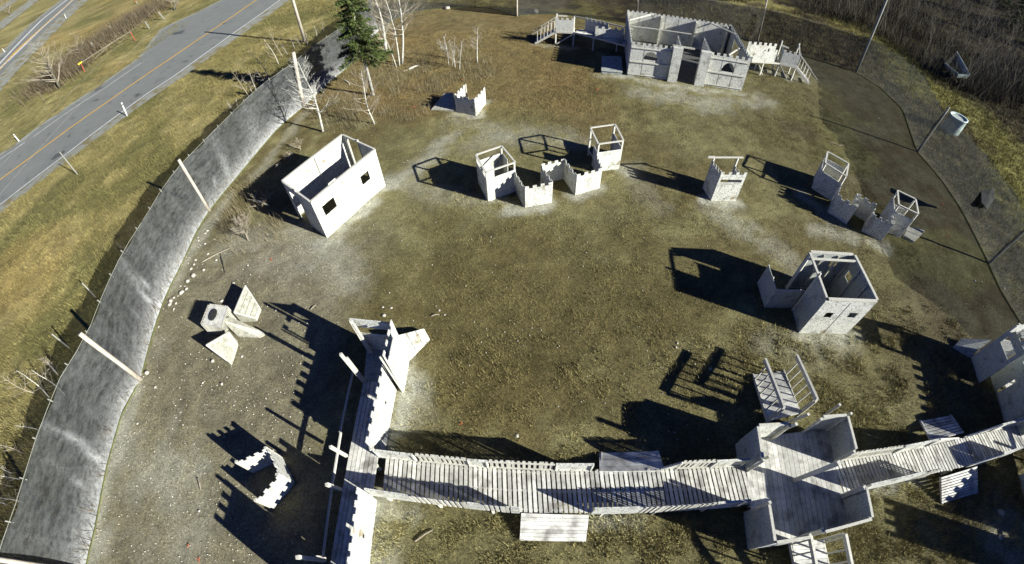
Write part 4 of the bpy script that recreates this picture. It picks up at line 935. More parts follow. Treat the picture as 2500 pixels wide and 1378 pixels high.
# west posts with doubled boards
for (p, q, w_, zb) in ((a(905, 487), a(742, 215), .09, ZK), (a(925, 487), a(770, 245), .07, ZK), (a(855, 735), a(660, 498), .09, ZK), (a(868, 728), a(712, 530), .07, ZK), (b(1268, 463), b(1130, 385), .09, ZK), (b(1222, 748), b(1098, 703), .10, ZK), (b(1085, 1345), b(850, 1318), .10, ZK), (b(1085, 1325), b(1005, 1318), .08, ZK)):
    vpost(t, p, q, zb, w_)
Bq, zq = height(*b(1268, 463), *b(1195, 425), ZK); zq -= .34
for (p, q) in ((a(765, 650), a(655, 1160)), (a(664, 1150), b(1158, 650)), (b(1155, 652), b(1068, 1320))): MB().bar(G(*p, zq), G(*q, zq), .05, .10).build('hand_rail', WD, t)
dw0 = V2(G(*a(852, 733), ZK), 0); dw1 = V2(G(*b(1135, 1340), ZK), 0); dw1 = dw0 + (dw1-dw0)*1.25
de0 = V2(G(*a(985, 525), ZK), 0)
A0 = dw0; A1 = Vector((lN.x-.05, dw0.y, 0)); B0_ = dw1; B1_ = Vector((mS.x-.05, dw1.y, 0)); mb = MB(); n = 7
for i in range(n):
    f0 = i/n; f1 = (i+.86)/n; p = [A0.lerp(A1, f0), B0_.lerp(B1_, f0), B0_.lerp(B1_, f1), A0.lerp(A1, f1)]; mb.quadslab([V2(v, ZK-.036+.002*(i % 2)) for v in p][::-1], .035)
mb.build('deck_boards', PK, t)
tN = [V2(nWt, ZK-.03), V2(A0, ZK-.03), V2(A1, ZK-.03), V2(gN+Vector((-.03, -.03, 0)), ZK-.03)]
mb = MB(); mb.quadslab(tN, .035); mb.build('tower_deck', P2, t)
for i in range(6):
    p = A0.lerp(B0_, i/5); post(t, p+Vector((.04, 0, 0)), 0, ZK-.05, .09); p = A1.lerp(B1_, i/5); post(t, p+Vector((-.06, 0, 0)), 0, ZK-.05, .09)
vpost(t, a(1186, 820), a(992, 524), 0, .05)
MB().bar(G(*a(900, 1290), 1.38), G(*a(935, 1275), 1.38), .2, .05).build('cap_rail', WD, t)
MB().bar(V2(lS, .9), G(*b(1400, 775), 1.35), .04, .04).build('cross_bar', WD, t) if False else None
# triangular wedge against the gate tower
pA, pB, pC, pD = G(*a(1248, 550)), G(*a(1412, 380)), G(*a(1362, 285), .3), G(*a(1133, 345), .75)
wedge('board_ramp', 'bright board wedge leaning against the gate tower, tapering to the right', [pA, pB, V2(pC, 0), V2(pD, 0)], None, [.32, .05, .3, .75], PLY, 3, (0, 1, 3, 2), group=None)

# ---------- east gate (mirror of the west one)
gN, gS = G(*h_(410, 435)), G(*h_(500, 705)); gd = (gS-gN).normalized(); gS = gN+gd*1.35
lN = G(*h_(640, 662)); lS = G(*h_(780, 1130)); ld = (lS-lN).normalized()
t = thing('gate_walkway', V2(gN, 0), 'shaded plywood gate wall with a window at the right edge', 'gatehouse')
hz = holes_px(gN, gS, h_, [(745, 250), (825, 205), (940, 385), (828, 458)])
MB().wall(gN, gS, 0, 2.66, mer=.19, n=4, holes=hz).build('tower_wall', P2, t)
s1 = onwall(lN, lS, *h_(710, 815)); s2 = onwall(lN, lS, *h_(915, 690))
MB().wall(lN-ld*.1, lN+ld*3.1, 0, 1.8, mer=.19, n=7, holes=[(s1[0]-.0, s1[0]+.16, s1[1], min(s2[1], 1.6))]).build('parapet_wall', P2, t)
MB().wall(lN+ld*4.6, lN+ld*7.2, 0, 1.8, mer=.19, n=7).build('parapet_wall', P2, t); MB().wall(lN+ld*7.25-Vector((.35, 0, 0)), lN+ld*8.6-Vector((.35, 0, 0)), 0, 2.66, mer=.19, n=4).build('tower_wall', P2, t)
pe = Vector((-gd.y, gd.x, 0)); pe = pe if pe.x > 0 else -pe
MB().wall(gN+pe*.03, gN+pe*1.7, .2, 2.45, holes=[(.1, 1.5, 1.75, 2.15)]).build('end_wall', PLY, t)
mb = MB(); n = 7
for i in range(n):
    f0 = .05+i/n*1.2; f1 = f0+.145; mb.quadslab([V2(lN+pe*f0, ZK-.035), V2(lN+ld*8.5+pe*f0, ZK-.035), V2(lN+ld*8.5+pe*f1, ZK-.035), V2(lN+pe*f1, ZK-.035)], .035)
mb.build('deck_boards', PK, t)
for i, (p, z) in enumerate(((gN+pe*1.7, 2.6), (gN+pe*.1, 2.9), (gN+pe*.05-ld*0, 2.6), (gS+pe*1.5, 2.4), (lN+ld*2+pe*1.3, 1.8), (lN+ld*4+pe*1.3, 1.8), (lN+ld*7+pe*1.3, 2.3))): post(t, p, 0, z, .1)
MB().bar(V2(gN+pe*1.7, 1.25), V2(lN+ld*8+pe*1.3, 1.25), .05, .10).build('hand_rail', WD, t)
MB().bar(G(*h_(880, 110), 2.85), G(*h_(1010, 95), 2.85), .05, .5).build('top_board', PLY, t)
pA, pB, pC, pD = G(*h_(385, 435)), G(*h_(205, 320)), G(*h_(320, 212), .35), G(*h_(640, 235), .8)
wedge('board_ramp', 'shaded board wedge leaning against the wall of the east gate', [pB, pA, V2(pD, 0), V2(pC, 0)], None, [.05, .08, .85, .35], P2, 4, (0, 3, 1, 2), group=None)

# ---------- pale wedge by the lower east tower
l_ = crop(1840, 340, 4.922)
pA, pB, pC, pD = G(*l_(1785, 1190)), G(*l_(1915, 1248)), G(*l_(2050, 1110), .35), G(*l_(1855, 1045), .45)
wedge('wooden_wedge', 'small pale wooden wedge block on the grass right of the lowest open framed tower', [pA, pB, V2(pC, 0), V2(pD, 0)], None, [.22, .12, .42, .48], M['oldwood'], 2, (0, 3, 1, 2), cat='wedge')

# ---------- wooden tank shaped obstacle near the west net
i_ = crop(460, 680, 6.264)
def slabtop(name, label, px, zs, mat_, lines, rim_=True, group='board bunkers near the west net'):
    base = [V2(G(*i_(*p), z), 0) for p, z in zip(px, zs)]; t = thing(name, base[0], label, 'bunker', group)
    MB().prism([(p.x, p.y) for p in base], 0, list(zs)).build('body', mat_, t)
    tp = [V2(p, z+.012) for p, z in zip(base, zs)]
    if rim_:
        mb = MB(); c = sum(tp, Vector((0, 0, 0)))/len(tp)
        for k in range(len(tp)): p, q = tp[k], tp[(k+1) % len(tp)]; mb.bar(p.lerp(c, .04), q.lerp(c, .04), .06, .035)
        mb.build('edge_boards', WD, t)
    mb = MB()
    for (u, v, u2, v2, f0) in lines: A = tp[u].lerp(tp[v], f0); B = tp[u2].lerp(tp[v2], f0); mb.bar(A, B, .02, .02)
    mb.build('board_joints', M['greypole'], t); return t
slabtop('board_bunker', 'four sided board wedge with lengthwise planks, upper right of the bunker cluster', [(690, 530), (870, 100), (1090, 440), (1020, 620)], [.72, .68, .2, .2], M['oldwood'], [(0, 3, 1, 2, .25), (0, 3, 1, 2, .5), (0, 3, 1, 2, .75)])
slabtop('board_bunker', 'triangular board wedge streaked with yellow moss, lower piece of the bunker cluster', [(262, 1022), (620, 815), (748, 1000), (680, 1258), (600, 1272)], [.95, .75, .10, .05, .35], M['oldwood'], [(0, 4, 1, 2, .2), (0, 4, 1, 2, .5)])
TP = [G(*i_(*p), .90) for p in ((200, 702), (315, 405), (602, 440), (505, 748))]
SW_, SE_b, NE_b = G(*i_(322, 835)), G(*i_(548, 862)), G(*i_(748, 598)); NW_ = SW_+(NE_b-SE_b)
t = thing('board_turret', V2(SW_, 0), 'slatted tub shaped turret with an oval black disc for its top opening, between the wedges', 'bunker', 'board bunkers near the west net')
mb = MB(); mb.hexa([SW_, SE_b, NE_b, NW_, TP[0], TP[3], TP[2], TP[1]]); mb.build('body', M['oldwood'], t)
for (fa, fb, zz) in ((0.02, .30, .02), (.33, .50, .035), (.53, .72, .03), (.75, .98, .02)):
    q = [TP[0].lerp(TP[3], fa), TP[0].lerp(TP[3], fb), TP[1].lerp(TP[2], fb), TP[1].lerp(TP[2], fa)]; q = q if (q[1]-q[0]).cross(q[3]-q[0]).z > 0 else q[::-1]; MB().quadslab([p+Vector((0, 0, zz-.015)) for p in q], .035).build('top_board', PK, t)
cx = TP[0].lerp(TP[2], .5)*.5 + TP[1].lerp(TP[3], .5)*.5 - (TP[3]-TP[0])*.05; A = (TP[1]-TP[0])*.30; Bv = (TP[3]-TP[0])*.17
mb = MB(); mb.prism([((cx+A*math.cos(x*math.pi/12)+Bv*math.sin(x*math.pi/12)).x, (cx+A*math.cos(x*math.pi/12)+Bv*math.sin(x*math.pi/12)).y) for x in range(24)], .955, .975); mb.build('hatch_shade_disc', M['dark'], t)  # solid near-black disc on the boards, painted shade for the hole
mb = MB(); BT = [SW_, SE_b, NE_b, NW_]; TQ = [TP[0], TP[3], TP[2], TP[1]]
cc_ = sum(BT, Vector((0, 0, 0)))/4
for k in range(4):
    p, q, u, v = BT[k], BT[(k+1) % 4], TQ[k], TQ[(k+1) % 4]; n = int((q-p).length/.075); o_ = ((p+q)/2-cc_).normalized()*.03
    for j in range(n): f0 = (j+.5)/n; mb.bar(p.lerp(q, f0)+o_, u.lerp(v, f0)+o_+Vector((0, 0, .04)), .032, .025)
mb.build('slatted_skirt', WD, t)
px = [(530, 620), (640, 590), (1150, 820), (1160, 870), (1080, 905), (740, 870), (560, 690)]; zz = [.80, .85, .12, .05, .05, .15, .45]
base = [V2(G(*i_(*p), z), 0) for p, z in zip(px, zz)]
t = thing('rough_beam', base[0], 'long weathered split log tapering away from the slatted turret to the right', 'log')
MB().prism([(p.x, p.y) for p in base], 0, zz).build('body', M['oldwood'], t)
mb = MB()
for j in range(7): f0 = (j+.5)/7; A = V2(base[0].lerp(base[6], f0), .6); B = V2(base[2].lerp(base[4], f0), .10); mb.bar(A, B, .035, .03)
mb.build('bark_ridges', M['wood'], t)

# ================================================================== TREES
def branchy(mb, p, d, L, r, depth, rs, up=.25, spread=.6, nb=3, seg=3, minr=.007):
    pts = [p]; rad = [r]; c = Vector(d)
    for k in range(seg):
        c = (c + Vector((rs.gauss(0, .10), rs.gauss(0, .10), rs.gauss(0, .06)+up*.12))).normalized(); pts.append(pts[-1]+c*L/seg); rad.append(max(minr*.6, r*(1-.75*(k+1)/seg)))
    mb.tube(pts, rad, 5 if r > .03 else 3)
    if depth <= 0: return
    for k in range(nb):
        f = rs.uniform(.3, .98); i = min(int(f*seg), seg-1); q = pts[i].lerp(pts[i+1], f*seg-i)
        ax_ = Vector((rs.gauss(0, 1), rs.gauss(0, 1), rs.gauss(0, .5))).normalized(); nd = (c + ax_*spread).normalized(); nd.z += up*.3; nd.normalize()
        branchy(mb, q, nd, L*rs.uniform(.45, .7), max(minr, r*(1-.7*f)*.55), depth-1, rs, up, spread, nb, seg, minr)
def bare_tree(name, label, B, top, r, seed, nbr=16, group=None, first=.3, blen=.30, mt='bark', mb_='twig', depth=2, bend=.06, up=.5, cat='tree'):
    rs = random.Random(seed); t = thing(name, B, label, cat, group); H = (top-B).length; ax_ = (top-B)/H
    pts = [B+Vector((0, 0, -.05))]; rad = [r*1.15]; n = 9; side = Vector((rs.gauss(0, 1), rs.gauss(0, 1), 0)).normalized()*H*bend
    for k in range(1, n+1): f = k/n; pts.append(B+ax_*H*f+side*math.sin(f*math.pi*1.3)*.6+Vector((rs.gauss(0, .012), rs.gauss(0, .012), 0))*H*.5*f); rad.append(r*(1-.88*f)+.004)
    MB().tube(pts, rad, 8).build('trunk', M[mt], t, smooth=True); mb = MB()
    for k in range(nbr):
        f = first+(1-first)*(k+rs.random())/nbr; f = min(f, .99); i = min(int(f*n), n-1); q = pts[i].lerp(pts[i+1], f*n-i); a_ = rs.uniform(0, 6.283)
        dd = Vector((math.cos(a_), math.sin(a_), rs.uniform(.1, 1.0)*up+.25)).normalized()
        branchy(mb, q, dd, H*blen*(1.25-f)*rs.uniform(.7, 1.2), max(.010, rad[i]*.5), depth, rs, up=.5)
    mb.build('branches', M[mb_], t); return t
def by_px(b, tp):
    B, h = height(*b, *tp); v = ray(*tp); dd = math.hypot(B.x, B.y); s = dd/((v.x*B.x+v.y*B.y)/dd); return B, Vector((v.x*s, v.y*s, max(h, B.z+.5)))
# birches by the spruce and beside the small fort
BI = [((788, 322), (732, 150), .085, 'crooked white birch standing between the white house and the west net', 20, .25), ((914, 302), (878, 175), .055, 'slim pale trunk in front of the spruce, with low bare side twigs', 22, .15),
      ((975, 161), (935, -40), .07, 'white birch trunk, middle stem of the clump right of the spruce', 16, .3), ((981, 156), (967, -70), .10, 'thickest white birch trunk at the right of the clump beside the spruce', 22, .3),
      ((942, 126), (902, -60), .15, 'thick pale poplar trunk close behind the spruce', 18, .4), ((968, 165), (925, 60), .045, 'thin bent birch stem at the front of the clump', 10, .3),
      ((1165, 153), (1166, 70), .055, 'small forked birch alone on the leaf covered ground', 16, .35), ((1096, 160), (1086, 90), .03, 'thin birch sapling at the left of the sapling group', 8, .2),
      ((1111, 166), (1099, 105), .035, 'thin birch sapling leaning left in the sapling group', 9, .2), ((1122, 171), (1127, 100), .032, 'straight thin birch sapling at the right of the sapling group', 8, .2), ((1103, 161), (1112, 95), .028, 'thinnest birch sapling in the middle of the sapling group', 8, .2)]
for k, (bp, tp, r, lb, nb, first) in enumerate(BI):
    B, Tp = by_px(bp, tp); bare_tree('birch', lb, B, Tp, r, 100+k, int(nb*1.6), 'bare birches inside the net', first, mb_='bark' if k in (0, 5, 7) else 'twig', blen=.34)
# brush heap by the white house
k6 = crop(580, 300, 4.307)
for n_, (p, q, s) in enumerate([((25, 1150), (110, 960), 1), ((230, 900), (330, 760), 2), ((110, 1240), (10, 1040), 3), ((660, 290), (640, 180), 4), ((560, 400), (570, 350), 5), ((450, 520), (430, 450), 6)]):
    B, Tp = by_px(k6(*p), k6(*q)); bare_tree('dead_bush', ['tangled dead bush at the left corner of the white house shadow', 'dead bush with fanned twigs in the corner of the white house shadow', 'grey dead bush lowest beside the stony ground', 'dead bush behind the back wall of the white house', 'tiny dead sprig in the shadow behind the white house', 'small dead sprig inside the white house shadow'][n_], B, Tp, .03, 300+s, 20, 'dead bushes near the white house', .05, .6, 'twig', 'twig', 2, cat='bush')
# saplings along the outside of the west net
k5 = crop(540, 60, 4.921); k7 = crop(0, 880, 2.768); kb = crop(100, 560, 3.445); ka = crop(0, 0, 2.995)
SAP = [(k5, (340, 880), (130, 560)), (k5, (440, 810), (330, 560)), (k5, (388, 832), (260, 660)), (k5, (545, 740), (410, 530)), (k5, (575, 640), (320, 270)), (k5, (690, 480), (520, 170)), (k5, (740, 390), (560, 60)), (k5, (155, 1035), (60, 920)), (k5, (1040, 250), (1010, 60)),
       (k5, (960, 280), (880, 120)), (k5, (1150, 150), (1120, 20)), (k5, (880, 290), (830, 150)), (k5, (1230, 90), (1210, -40)), (k5, (800, 360), (720, 250)), (k5, (200, 990), (180, 900)),
       (k7, (235, 222), (0, 115)), (k7, (440, 235), (215, 60)), (k7, (395, 100), (290, -20)), (k7, (155, 632), (0, 565)), (k7, (80, 762), (-20, 715)), (k7, (128, 803), (-10, 780)), (k7, (88, 850), (-20, 828)), (k7, (165, 963), (-10, 925)), (k7, (42, 975), (-20, 955)), (k7, (212, 920), (115, 885)), (k7, (260, 468), (100, 440)), (k7, (330, 250), (120, 60)),
       (kb, (778, 235), (655, 125)), (kb, (460, 572), (345, 452)), (kb, (240, 1000), (90, 880)), (kb, (145, 1235), (0, 1080))]
GRP = 'bare saplings along the outside of the west net'
for k, (K, p, q) in enumerate(SAP):
    B, Tp = by_px(K(*p), K(*q)); H = (Tp-B).length
    if k in (28, 29): 
        t = thing('wooden_stake', B, 'grey stake standing in the dry grass outside the west net', 'post', 'grey stakes outside the west net'); MB().tube([B, B.lerp(Tp, .5), Tp], [.045, .042, .04], 7).build('shaft', M['greypole'], t); continue
    bare_tree('bare_sapling', 'slender leafless sapling in the brush strip just outside the west net', B, Tp, .016+.008*H, 400+k, 12, GRP, .2, .30, 'bark' if k % 3 else 'twig', 'twig', 1)
# trees by the roads
for k, (p, q, lb, nb, r) in enumerate([((437, 645), (250, 300), 'large leafless bushy tree between the two roads', 30, .16), ((482, 515), (385, 320), 'thin leafless tree behind the gate bar', 12, .06), ((598, 418), (520, 240), 'thin leafless tree at the left end of the brush strip', 12, .06),
        ((1290, 70), (1230, -30), 'leafless tree clump at the top edge near the road pullout', 20, .09), ((1275, 80), (1265, -30), 'smaller leafless tree at the top edge beside the clump', 14, .06), ((75, 110), (10, -10), 'leafless tree at the far upper left corner', 16, .12)]):
    B, Tp = by_px(ka(*p), ka(*q)); bare_tree('bare_tree', lb, B, Tp, r, 600+k, nb, 'leafless trees between the roads', .08, .42, 'greytwig', 'twig', 2, up=.6)
# dark weeds under the roadside trees
def thicket(name, label, n, sample, hmin, hmax, mat_, seed, w=.02):
    rs = np.random.RandomState(seed); P = [sample(rs) for _ in range(n)]; m = len(P)
    B = np.array([[p.x, p.y, p.z] for p in P]); hgt = rs.uniform(hmin, hmax, m); a_ = rs.rand(m)*6.283; ln = rs.uniform(0, 1.0, m)
    Tt = B + np.stack([np.cos(a_)*ln*hgt, np.sin(a_)*ln*hgt, hgt], 1); sx = np.stack([-np.sin(a_), np.cos(a_), np.zeros(m)], 1)*w
    V = np.empty((m, 3, 3)); V[:, 0] = B-sx; V[:, 1] = B+sx; V[:, 2] = Tt
    c = np.array(mat_)*(0.5+rs.rand(m, 1)); o = npmesh(name, V.reshape(-1, 3), np.arange(m*3).reshape(-1, 3), 3, M['blade'], np.repeat(c, 3, 0), smooth=False); tag(o, label, 'brush', kind='stuff'); return o
st = [GT(*ka(*p)) for p in [(330, 640), (440, 560), (560, 450), (700, 330), (860, 240), (1000, 130), (1180, 40)]]
def s_road(rs):
    k = rs.randint(0, len(st)-1); p = st[k].lerp(st[k+1], rs.rand()); x, y = p.x+rs.normal(0, 2.2), p.y+rs.normal(0, 2.2); return Vector((x, y, terr(x, y)))
thicket('roadside_brush', 'dark tangled brush along the fence between the two roads', 9000, s_road, .4, 1.6, (.10, .08, .05), 5, .03)
# wooded bank in the upper right
def poly_sampler(poly):
    P = [GT(*p) for p in poly]; xs = [p.x for p in P]; ys = [p.y for p in P]
    def s(rs):
        while True:
            x = rs.uniform(1500, 2640); y = rs.uniform(-60, 300)
            if inside(np.array([x]), np.array([y]), poly)[0]:
                p = GT(x, y)
                if vnoise(np.array([p.x]), np.array([p.y]), 5.0, 71)[0] + rs.uniform(-.25, .25) > .36: return p
    return s
WOOD = [(1900, 0), (2000, 30), (2130, 75), (2180, 110), (2230, 150), (2300, 200), (2380, 240), (2470, 270), (2600, 330), (2600, -40), (1900, -40)]
THK = [(1500, -40), (1560, 20), (1850, 2), (2130, 70), (2200, 120), (2330, 215), (2420, 250), (2600, 330), (2600, -40)]
sw = poly_sampler(WOOD); sk = poly_sampler(THK)
rs = np.random.RandomState(44)
protos = []
for v in range(6):
    rr = random.Random(900+v); tr = MB(); H = rr.uniform(5.0, 7.5); pts = [Vector((0, 0, -.1))]; lx, ly = rr.uniform(-.6, .6), rr.uniform(-.6, .6)
    for k in range(1, 8): f_ = k/7; pts.append(Vector((lx*f_*f_+rr.gauss(0, .05), ly*f_*f_+rr.gauss(0, .05), H*f_)))
    r0 = rr.uniform(.035, .06); tr.tube(pts, [r0*(1-.85*k/7) for k in range(8)], 5); br = MB()
    for k in range(13):
        f_ = rr.uniform(.35, .98); i = min(int(f_*7), 6); q = pts[i].lerp(pts[i+1], f_*7-i); a_ = rr.uniform(0, 6.283); branchy(br, q, Vector((math.cos(a_), math.sin(a_), 1.0)).normalized(), H*.24*(1.3-f_), .014, 1, rr, nb=4, minr=.006)
    protos.append((tr, br))
made = []
for k in range(270):
    p = sw(rs); v = k % 6; s = rs.uniform(.55, 1.1)
    if k < 6:
        t = thing('bare_young_tree', Vector((0, 0, 0)), 'slender grey leafless tree in the dense wood beyond the east net', 'tree', 'leafless young trees on the wooded bank')
        a1 = protos[v][0].build('trunk', M['greytwig'], t); a2 = protos[v][1].build('branches', M['greytwig'], t); made.append((t, a1, a2))
    else:
        t0, b1, b2 = made[v]; t = t0.copy(); COL.objects.link(t)
        for c_ in (b1, b2): c2 = c_.copy(); COL.objects.link(c2); c2.parent = t
    t.location = p; t.rotation_euler = (rs.normal(0, .22), rs.normal(0, .22), rs.uniform(0, 6.28)); t.scale = (s, s, s*rs.uniform(.7, 1.1))
thicket('undergrowth', 'dark tangled undergrowth and brush between the young trees', 26000, lambda r: sk(r)+Vector((r.normal(0, .5), r.normal(0, .5), -.05)), .3, 1.5, (.05, .042, .026), 6, .025)
thicket('pale_brush', 'grey twigs standing thick in the wooded bank', 9000, lambda r: sw(r)+Vector((r.normal(0, .5), r.normal(0, .5), -.05)), 1.0, 3.2, (.085, .08, .058), 7, .014)
WEEDS = [[(130, 1378), (60, 1378), (0, 1330), (0, 980), (110, 800), (230, 640), (330, 520), (430, 390), (560, 260), (720, 130), (850, 40), (900, 40), (830, 150), (700, 140), (520, 330), (360, 470), (300, 560), (200, 800), (110, 1100), (50, 1378)]]
def s_west(r):
    k = r.randint(3, len(WEST)-2); p = WEST[k].lerp(WEST[k+1], r.rand()); d = (WEST[k+1]-WEST[k]).normalized(); n = Vector((-d.y, d.x, 0)); q = p+n*abs(r.normal(.3, .7)); 
    return Vector((q.x, q.y, terr(q.x, q.y)-.03))
thicket('fence_brush', 'dark weeds and twigs growing along the outside foot of the west net', 9000, s_west, .3, 1.3, (.13, .10, .055), 8, .012)
def px_sampler(poly):
    xs = [p[0] for p in poly]; ys = [p[1] for p in poly]
    def s(r):
        while True:
            x = r.uniform(min(xs), max(xs)); y = r.uniform(min(ys), max(ys))
            if inside(np.array([x]), np.array([y]), poly)[0]:
                p = GT(x, y)
                if vnoise(np.array([p.x]), np.array([p.y]), 1.6, 72)[0] > r.uniform(.3, .7): return p + Vector((0, 0, -.02))
    return s
thicket('dry_twigs', 'dry twigs and weed stalks beside the white house', 1500, px_sampler([(545, 440), (640, 430), (700, 500), (690, 600), (600, 640), (540, 600)]), .15, .8, (.20, .17, .105), 9, .006)
thicket('birch_undergrowth', 'dry weed stalks and twigs under the birches and spruce', 4200, px_sampler([(760, 170), (900, 110), (1190, 120), (1230, 190), (1100, 210), (1040, 290), (800, 330), (740, 280)]), .15, .9, (.15, .135, .085), 10, .008)
# conifers
def conifer(name, label, B, H, R_, z0, seed, group=None, nwh=30, trunk_r=.14):
    rs_ = np.random.RandomState(seed); t = thing(name, B, label, 'tree', group)
    MB().tube([B+Vector((0, 0, -.1)), B+Vector((0, 0, H*.5)), B+Vector((0, 0, H))], [trunk_r, trunk_r*.6, .02], 9).build('trunk', M['bark'] if z0 > 2 else M['brownpole'], t, smooth=True)
    V = []; limbs = MB()
    for w_ in range(nwh):
        f_ = (w_+rs_.rand())/nwh; z = z0+(H-z0)*f_; Lr = R_*(1-f_)**.75*rs_.uniform(.75, 1.1)+.12
        for j in range(6):
            a_ = rs_.rand()*6.283; L = Lr*rs_.uniform(.55, 1.1); d = np.array([math.cos(a_), math.sin(a_)]); droop = -.22*L if f_ < .7 else .15*L
            P0 = np.array([B.x, B.y, B.z+z]); P1 = P0+np.array([d[0]*L, d[1]*L, droop]); limbs.bar(tuple(P0), tuple(P1), .022)
            m = int(150*L/R_)+30; u = rs_.rand(m)**.8; side = np.array([-d[1], d[0], 0]); s_ = (rs_.rand(m)*2-1)*(1-u*.75)*L*.38
            C0 = P0+(P1-P0)*u[:, None]+side*s_[:, None]+np.stack([np.zeros(m), np.zeros(m), rs_.normal(0, .05, m)-.05*np.abs(s_)], 1)
            dir_ = np.array([d[0], d[1], 0])*.8+side*np.sign(s_)[:, None]*.7+rs_.normal(0, .25, (m, 3)); dir_ /= np.linalg.norm(dir_, axis=1)[:, None]
            ll = rs_.uniform(.12, .26, m)[:, None]; ww = np.cross(dir_, rs_.normal(0, 1, (m, 3))); ww /= np.linalg.norm(ww, axis=1)[:, None]+1e-9
            V.append(np.stack([C0-ww*.045, C0+ww*.045, C0+dir_*ll], 1))
    V = np.concatenate(V)-np.array([B.x, B.y, B.z]); c = np.array((.046, .076, .022))*(.45+rs_.rand(len(V), 1)); c[:, 0] += .01
    o = npmesh('foliage', V.reshape(-1, 3), np.arange(len(V)*3).reshape(-1, 3), 3, M['blade'], np.repeat(c, 3, 0), smooth=False); o.parent = t
    limbs.build('limbs', M['twig'], t); return t
B, Tp = by_px((911, 233), (868, 0)); Bz = Tp.z
conifer('spruce', 'dark green spruce with a bare lower trunk beside the white birches', B, 11.5, 1.75, 3.1, 3, nwh=32)
for k, (p, H, R_, lb) in enumerate([((2475, 70), 9, 3.0, 'dark spruce at the upper right corner, largest of three'), ((2440, 20), 8, 2.6, 'dark spruce left of the corner spruce at the upper right'), ((2520, 120), 7, 2.5, 'dark spruce cut by the right edge of the picture')]):
    conifer('spruce', lb, GT(*p), H, R_, .6, 20+k, 'dark spruces in the upper right corner', 22)
B = GT(2535, 60); 

# ================================================================== SMALL THINGS
def rock(name, px, r, label, group, seed, m='stone', flat=.75):
    B = GT(*px); rs_ = random.Random(seed); me = bpy.data.meshes.new(name); bm = bmesh.new(); bmesh.ops.create_icosphere(bm, subdivisions=2, radius=1)
    sx, sy, sz = r*rs_.uniform(.8, 1.2), r*rs_.uniform(.8, 1.2), r*flat*rs_.uniform(.8, 1.1); a_ = rs_.uniform(0, 6.28)
    for v in bm.verts:
        n_ = mnoise.noise(v.co*1.4+Vector((seed, 0, 0)))*.28; c = v.co*(1+n_); x, y = c.x*sx, c.y*sy; v.co = Vector((x*math.cos(a_)-y*math.sin(a_), x*math.sin(a_)+y*math.cos(a_), c.z*sz+sz*.55))
    for f_ in bm.faces: f_.smooth = True
    bm.to_mesh(me); bm.free(); me.materials.append(M[m]); o = bpy.data.objects.new(name, me); COL.objects.link(o); o.location = B+Vector((0, 0, -.02)); return tag(o, label, 'stone', group)
RK = [(kb, [(1400, 15, 14), (1380, 35, 12), (1322, 70, 10), (1325, 98, 12), (1380, 123, 12), (1405, 210, 15), (1475, 262, 15), (1300, 260, 16), (1287, 298, 15), (1263, 335, 17), (1370, 345, 17), (1284, 393, 27), (1235, 440, 22), (1225, 505, 19), (1185, 537, 25), (1152, 563, 10), (1118, 578, 14), (1092, 605, 24), (1083, 635, 19), (1135, 625, 14), (1118, 672, 13), (1210, 480, 10), (1175, 480, 9), (1245, 240, 8), (1238, 290, 8)],
       'pale rounded stone in the loose row of stones beside the west net', 'stones in a row beside the west net'),
      (kb, [(1520, 605, 20), (1620, 455, 15), (1905, 47, 14), (1740, 305, 12), (990, 822, 12), (1035, 928, 8), (1445, 1110, 25), (1690, 1072, 16), (895, 1210, 25), (962, 1330, 16), (1360, 1293, 13), (1520, 1303, 20), (1480, 1312, 9), (1975, 685, 13), (1560, 30, 7)], 'pale stone lying by itself on the stony dirt around the bunker cluster', 'loose stones on the west dirt'),
      (k7, [(1370, 153, 10), (1050, 183, 11), (1310, 567, 10), (1170, 798, 8), (1068, 888, 9), (1265, 1022, 10), (1345, 1018, 13), (930, 428, 12), (905, 432, 8), (940, 212, 7), (1200, 715, 7), (1080, 640, 6), (1155, 635, 6)], 'small pale stone on the bare ground at the lower left', 'small stones at the lower left'),
      (crop(640, 720, 3.446), [(1015, 105, 16), (1085, 112, 19), (1025, 175, 25), (1490, 132, 20), (1535, 170, 15), (1230, 635, 15), (1330, 755, 9), (1265, 755, 7), (1272, 220, 10), (500, 88, 8)], 'pale stone on the grass around the gate tower', 'stones around the gate tower'),
      (crop(1460, 820, 2.707), [(525, 50, 12), (515, 78, 14), (541, 82, 6), (640, 187, 9), (740, 220, 16), (733, 70, 11), (598, 97, 6), (215, 228, 6), (410, 210, 8), (465, 517, 9), (505, 640, 9), (525, 685, 8), (727, 688, 7), (467, 632, 8), (298, 742, 11), (588, 590, 8), (325, 98, 5), (225, 142, 5)], 'small pale stone on the grass north of the cross platform', 'stones north of the cross platform'),
      (crop(2000, 220, 2.552), [(1150, 1238, 11), (970, 1190, 8), (1012, 1193, 6), (370, 175, 6), (970, 750, 7), (1100, 228, 6)], 'small pale stone in the shade near the east net', 'stones near the east net')]
kseed = 0
for K, L_, lb, gr in RK:
    for (x, y, r) in L_:
        kseed += 1; p = K(x, y); q = (p[0]+r/(3.445 if K is kb else 2.768 if K is k7 else 3.446 if K(0, 0)[0] == 640 else 2.6), p[1]); rock('stone', p, max(.025, (GT(*q)-GT(*p)).length*.62), lb, gr, kseed)
rs2 = np.random.RandomState(5); PB = []
for k in range(1500):
    if k < 1000: x, y = rs2.uniform(230, 760), rs2.uniform(560, 1378)
    else: x, y = rs2.uniform(760, 2300), rs2.uniform(300, 1000)
    p = G(x, y)
    if inside(np.array([p.x]), np.array([p.y]), FIELD)[0]: PB.append((p, rs2.uniform(.008, .03)))
Vp = []; Fp = []
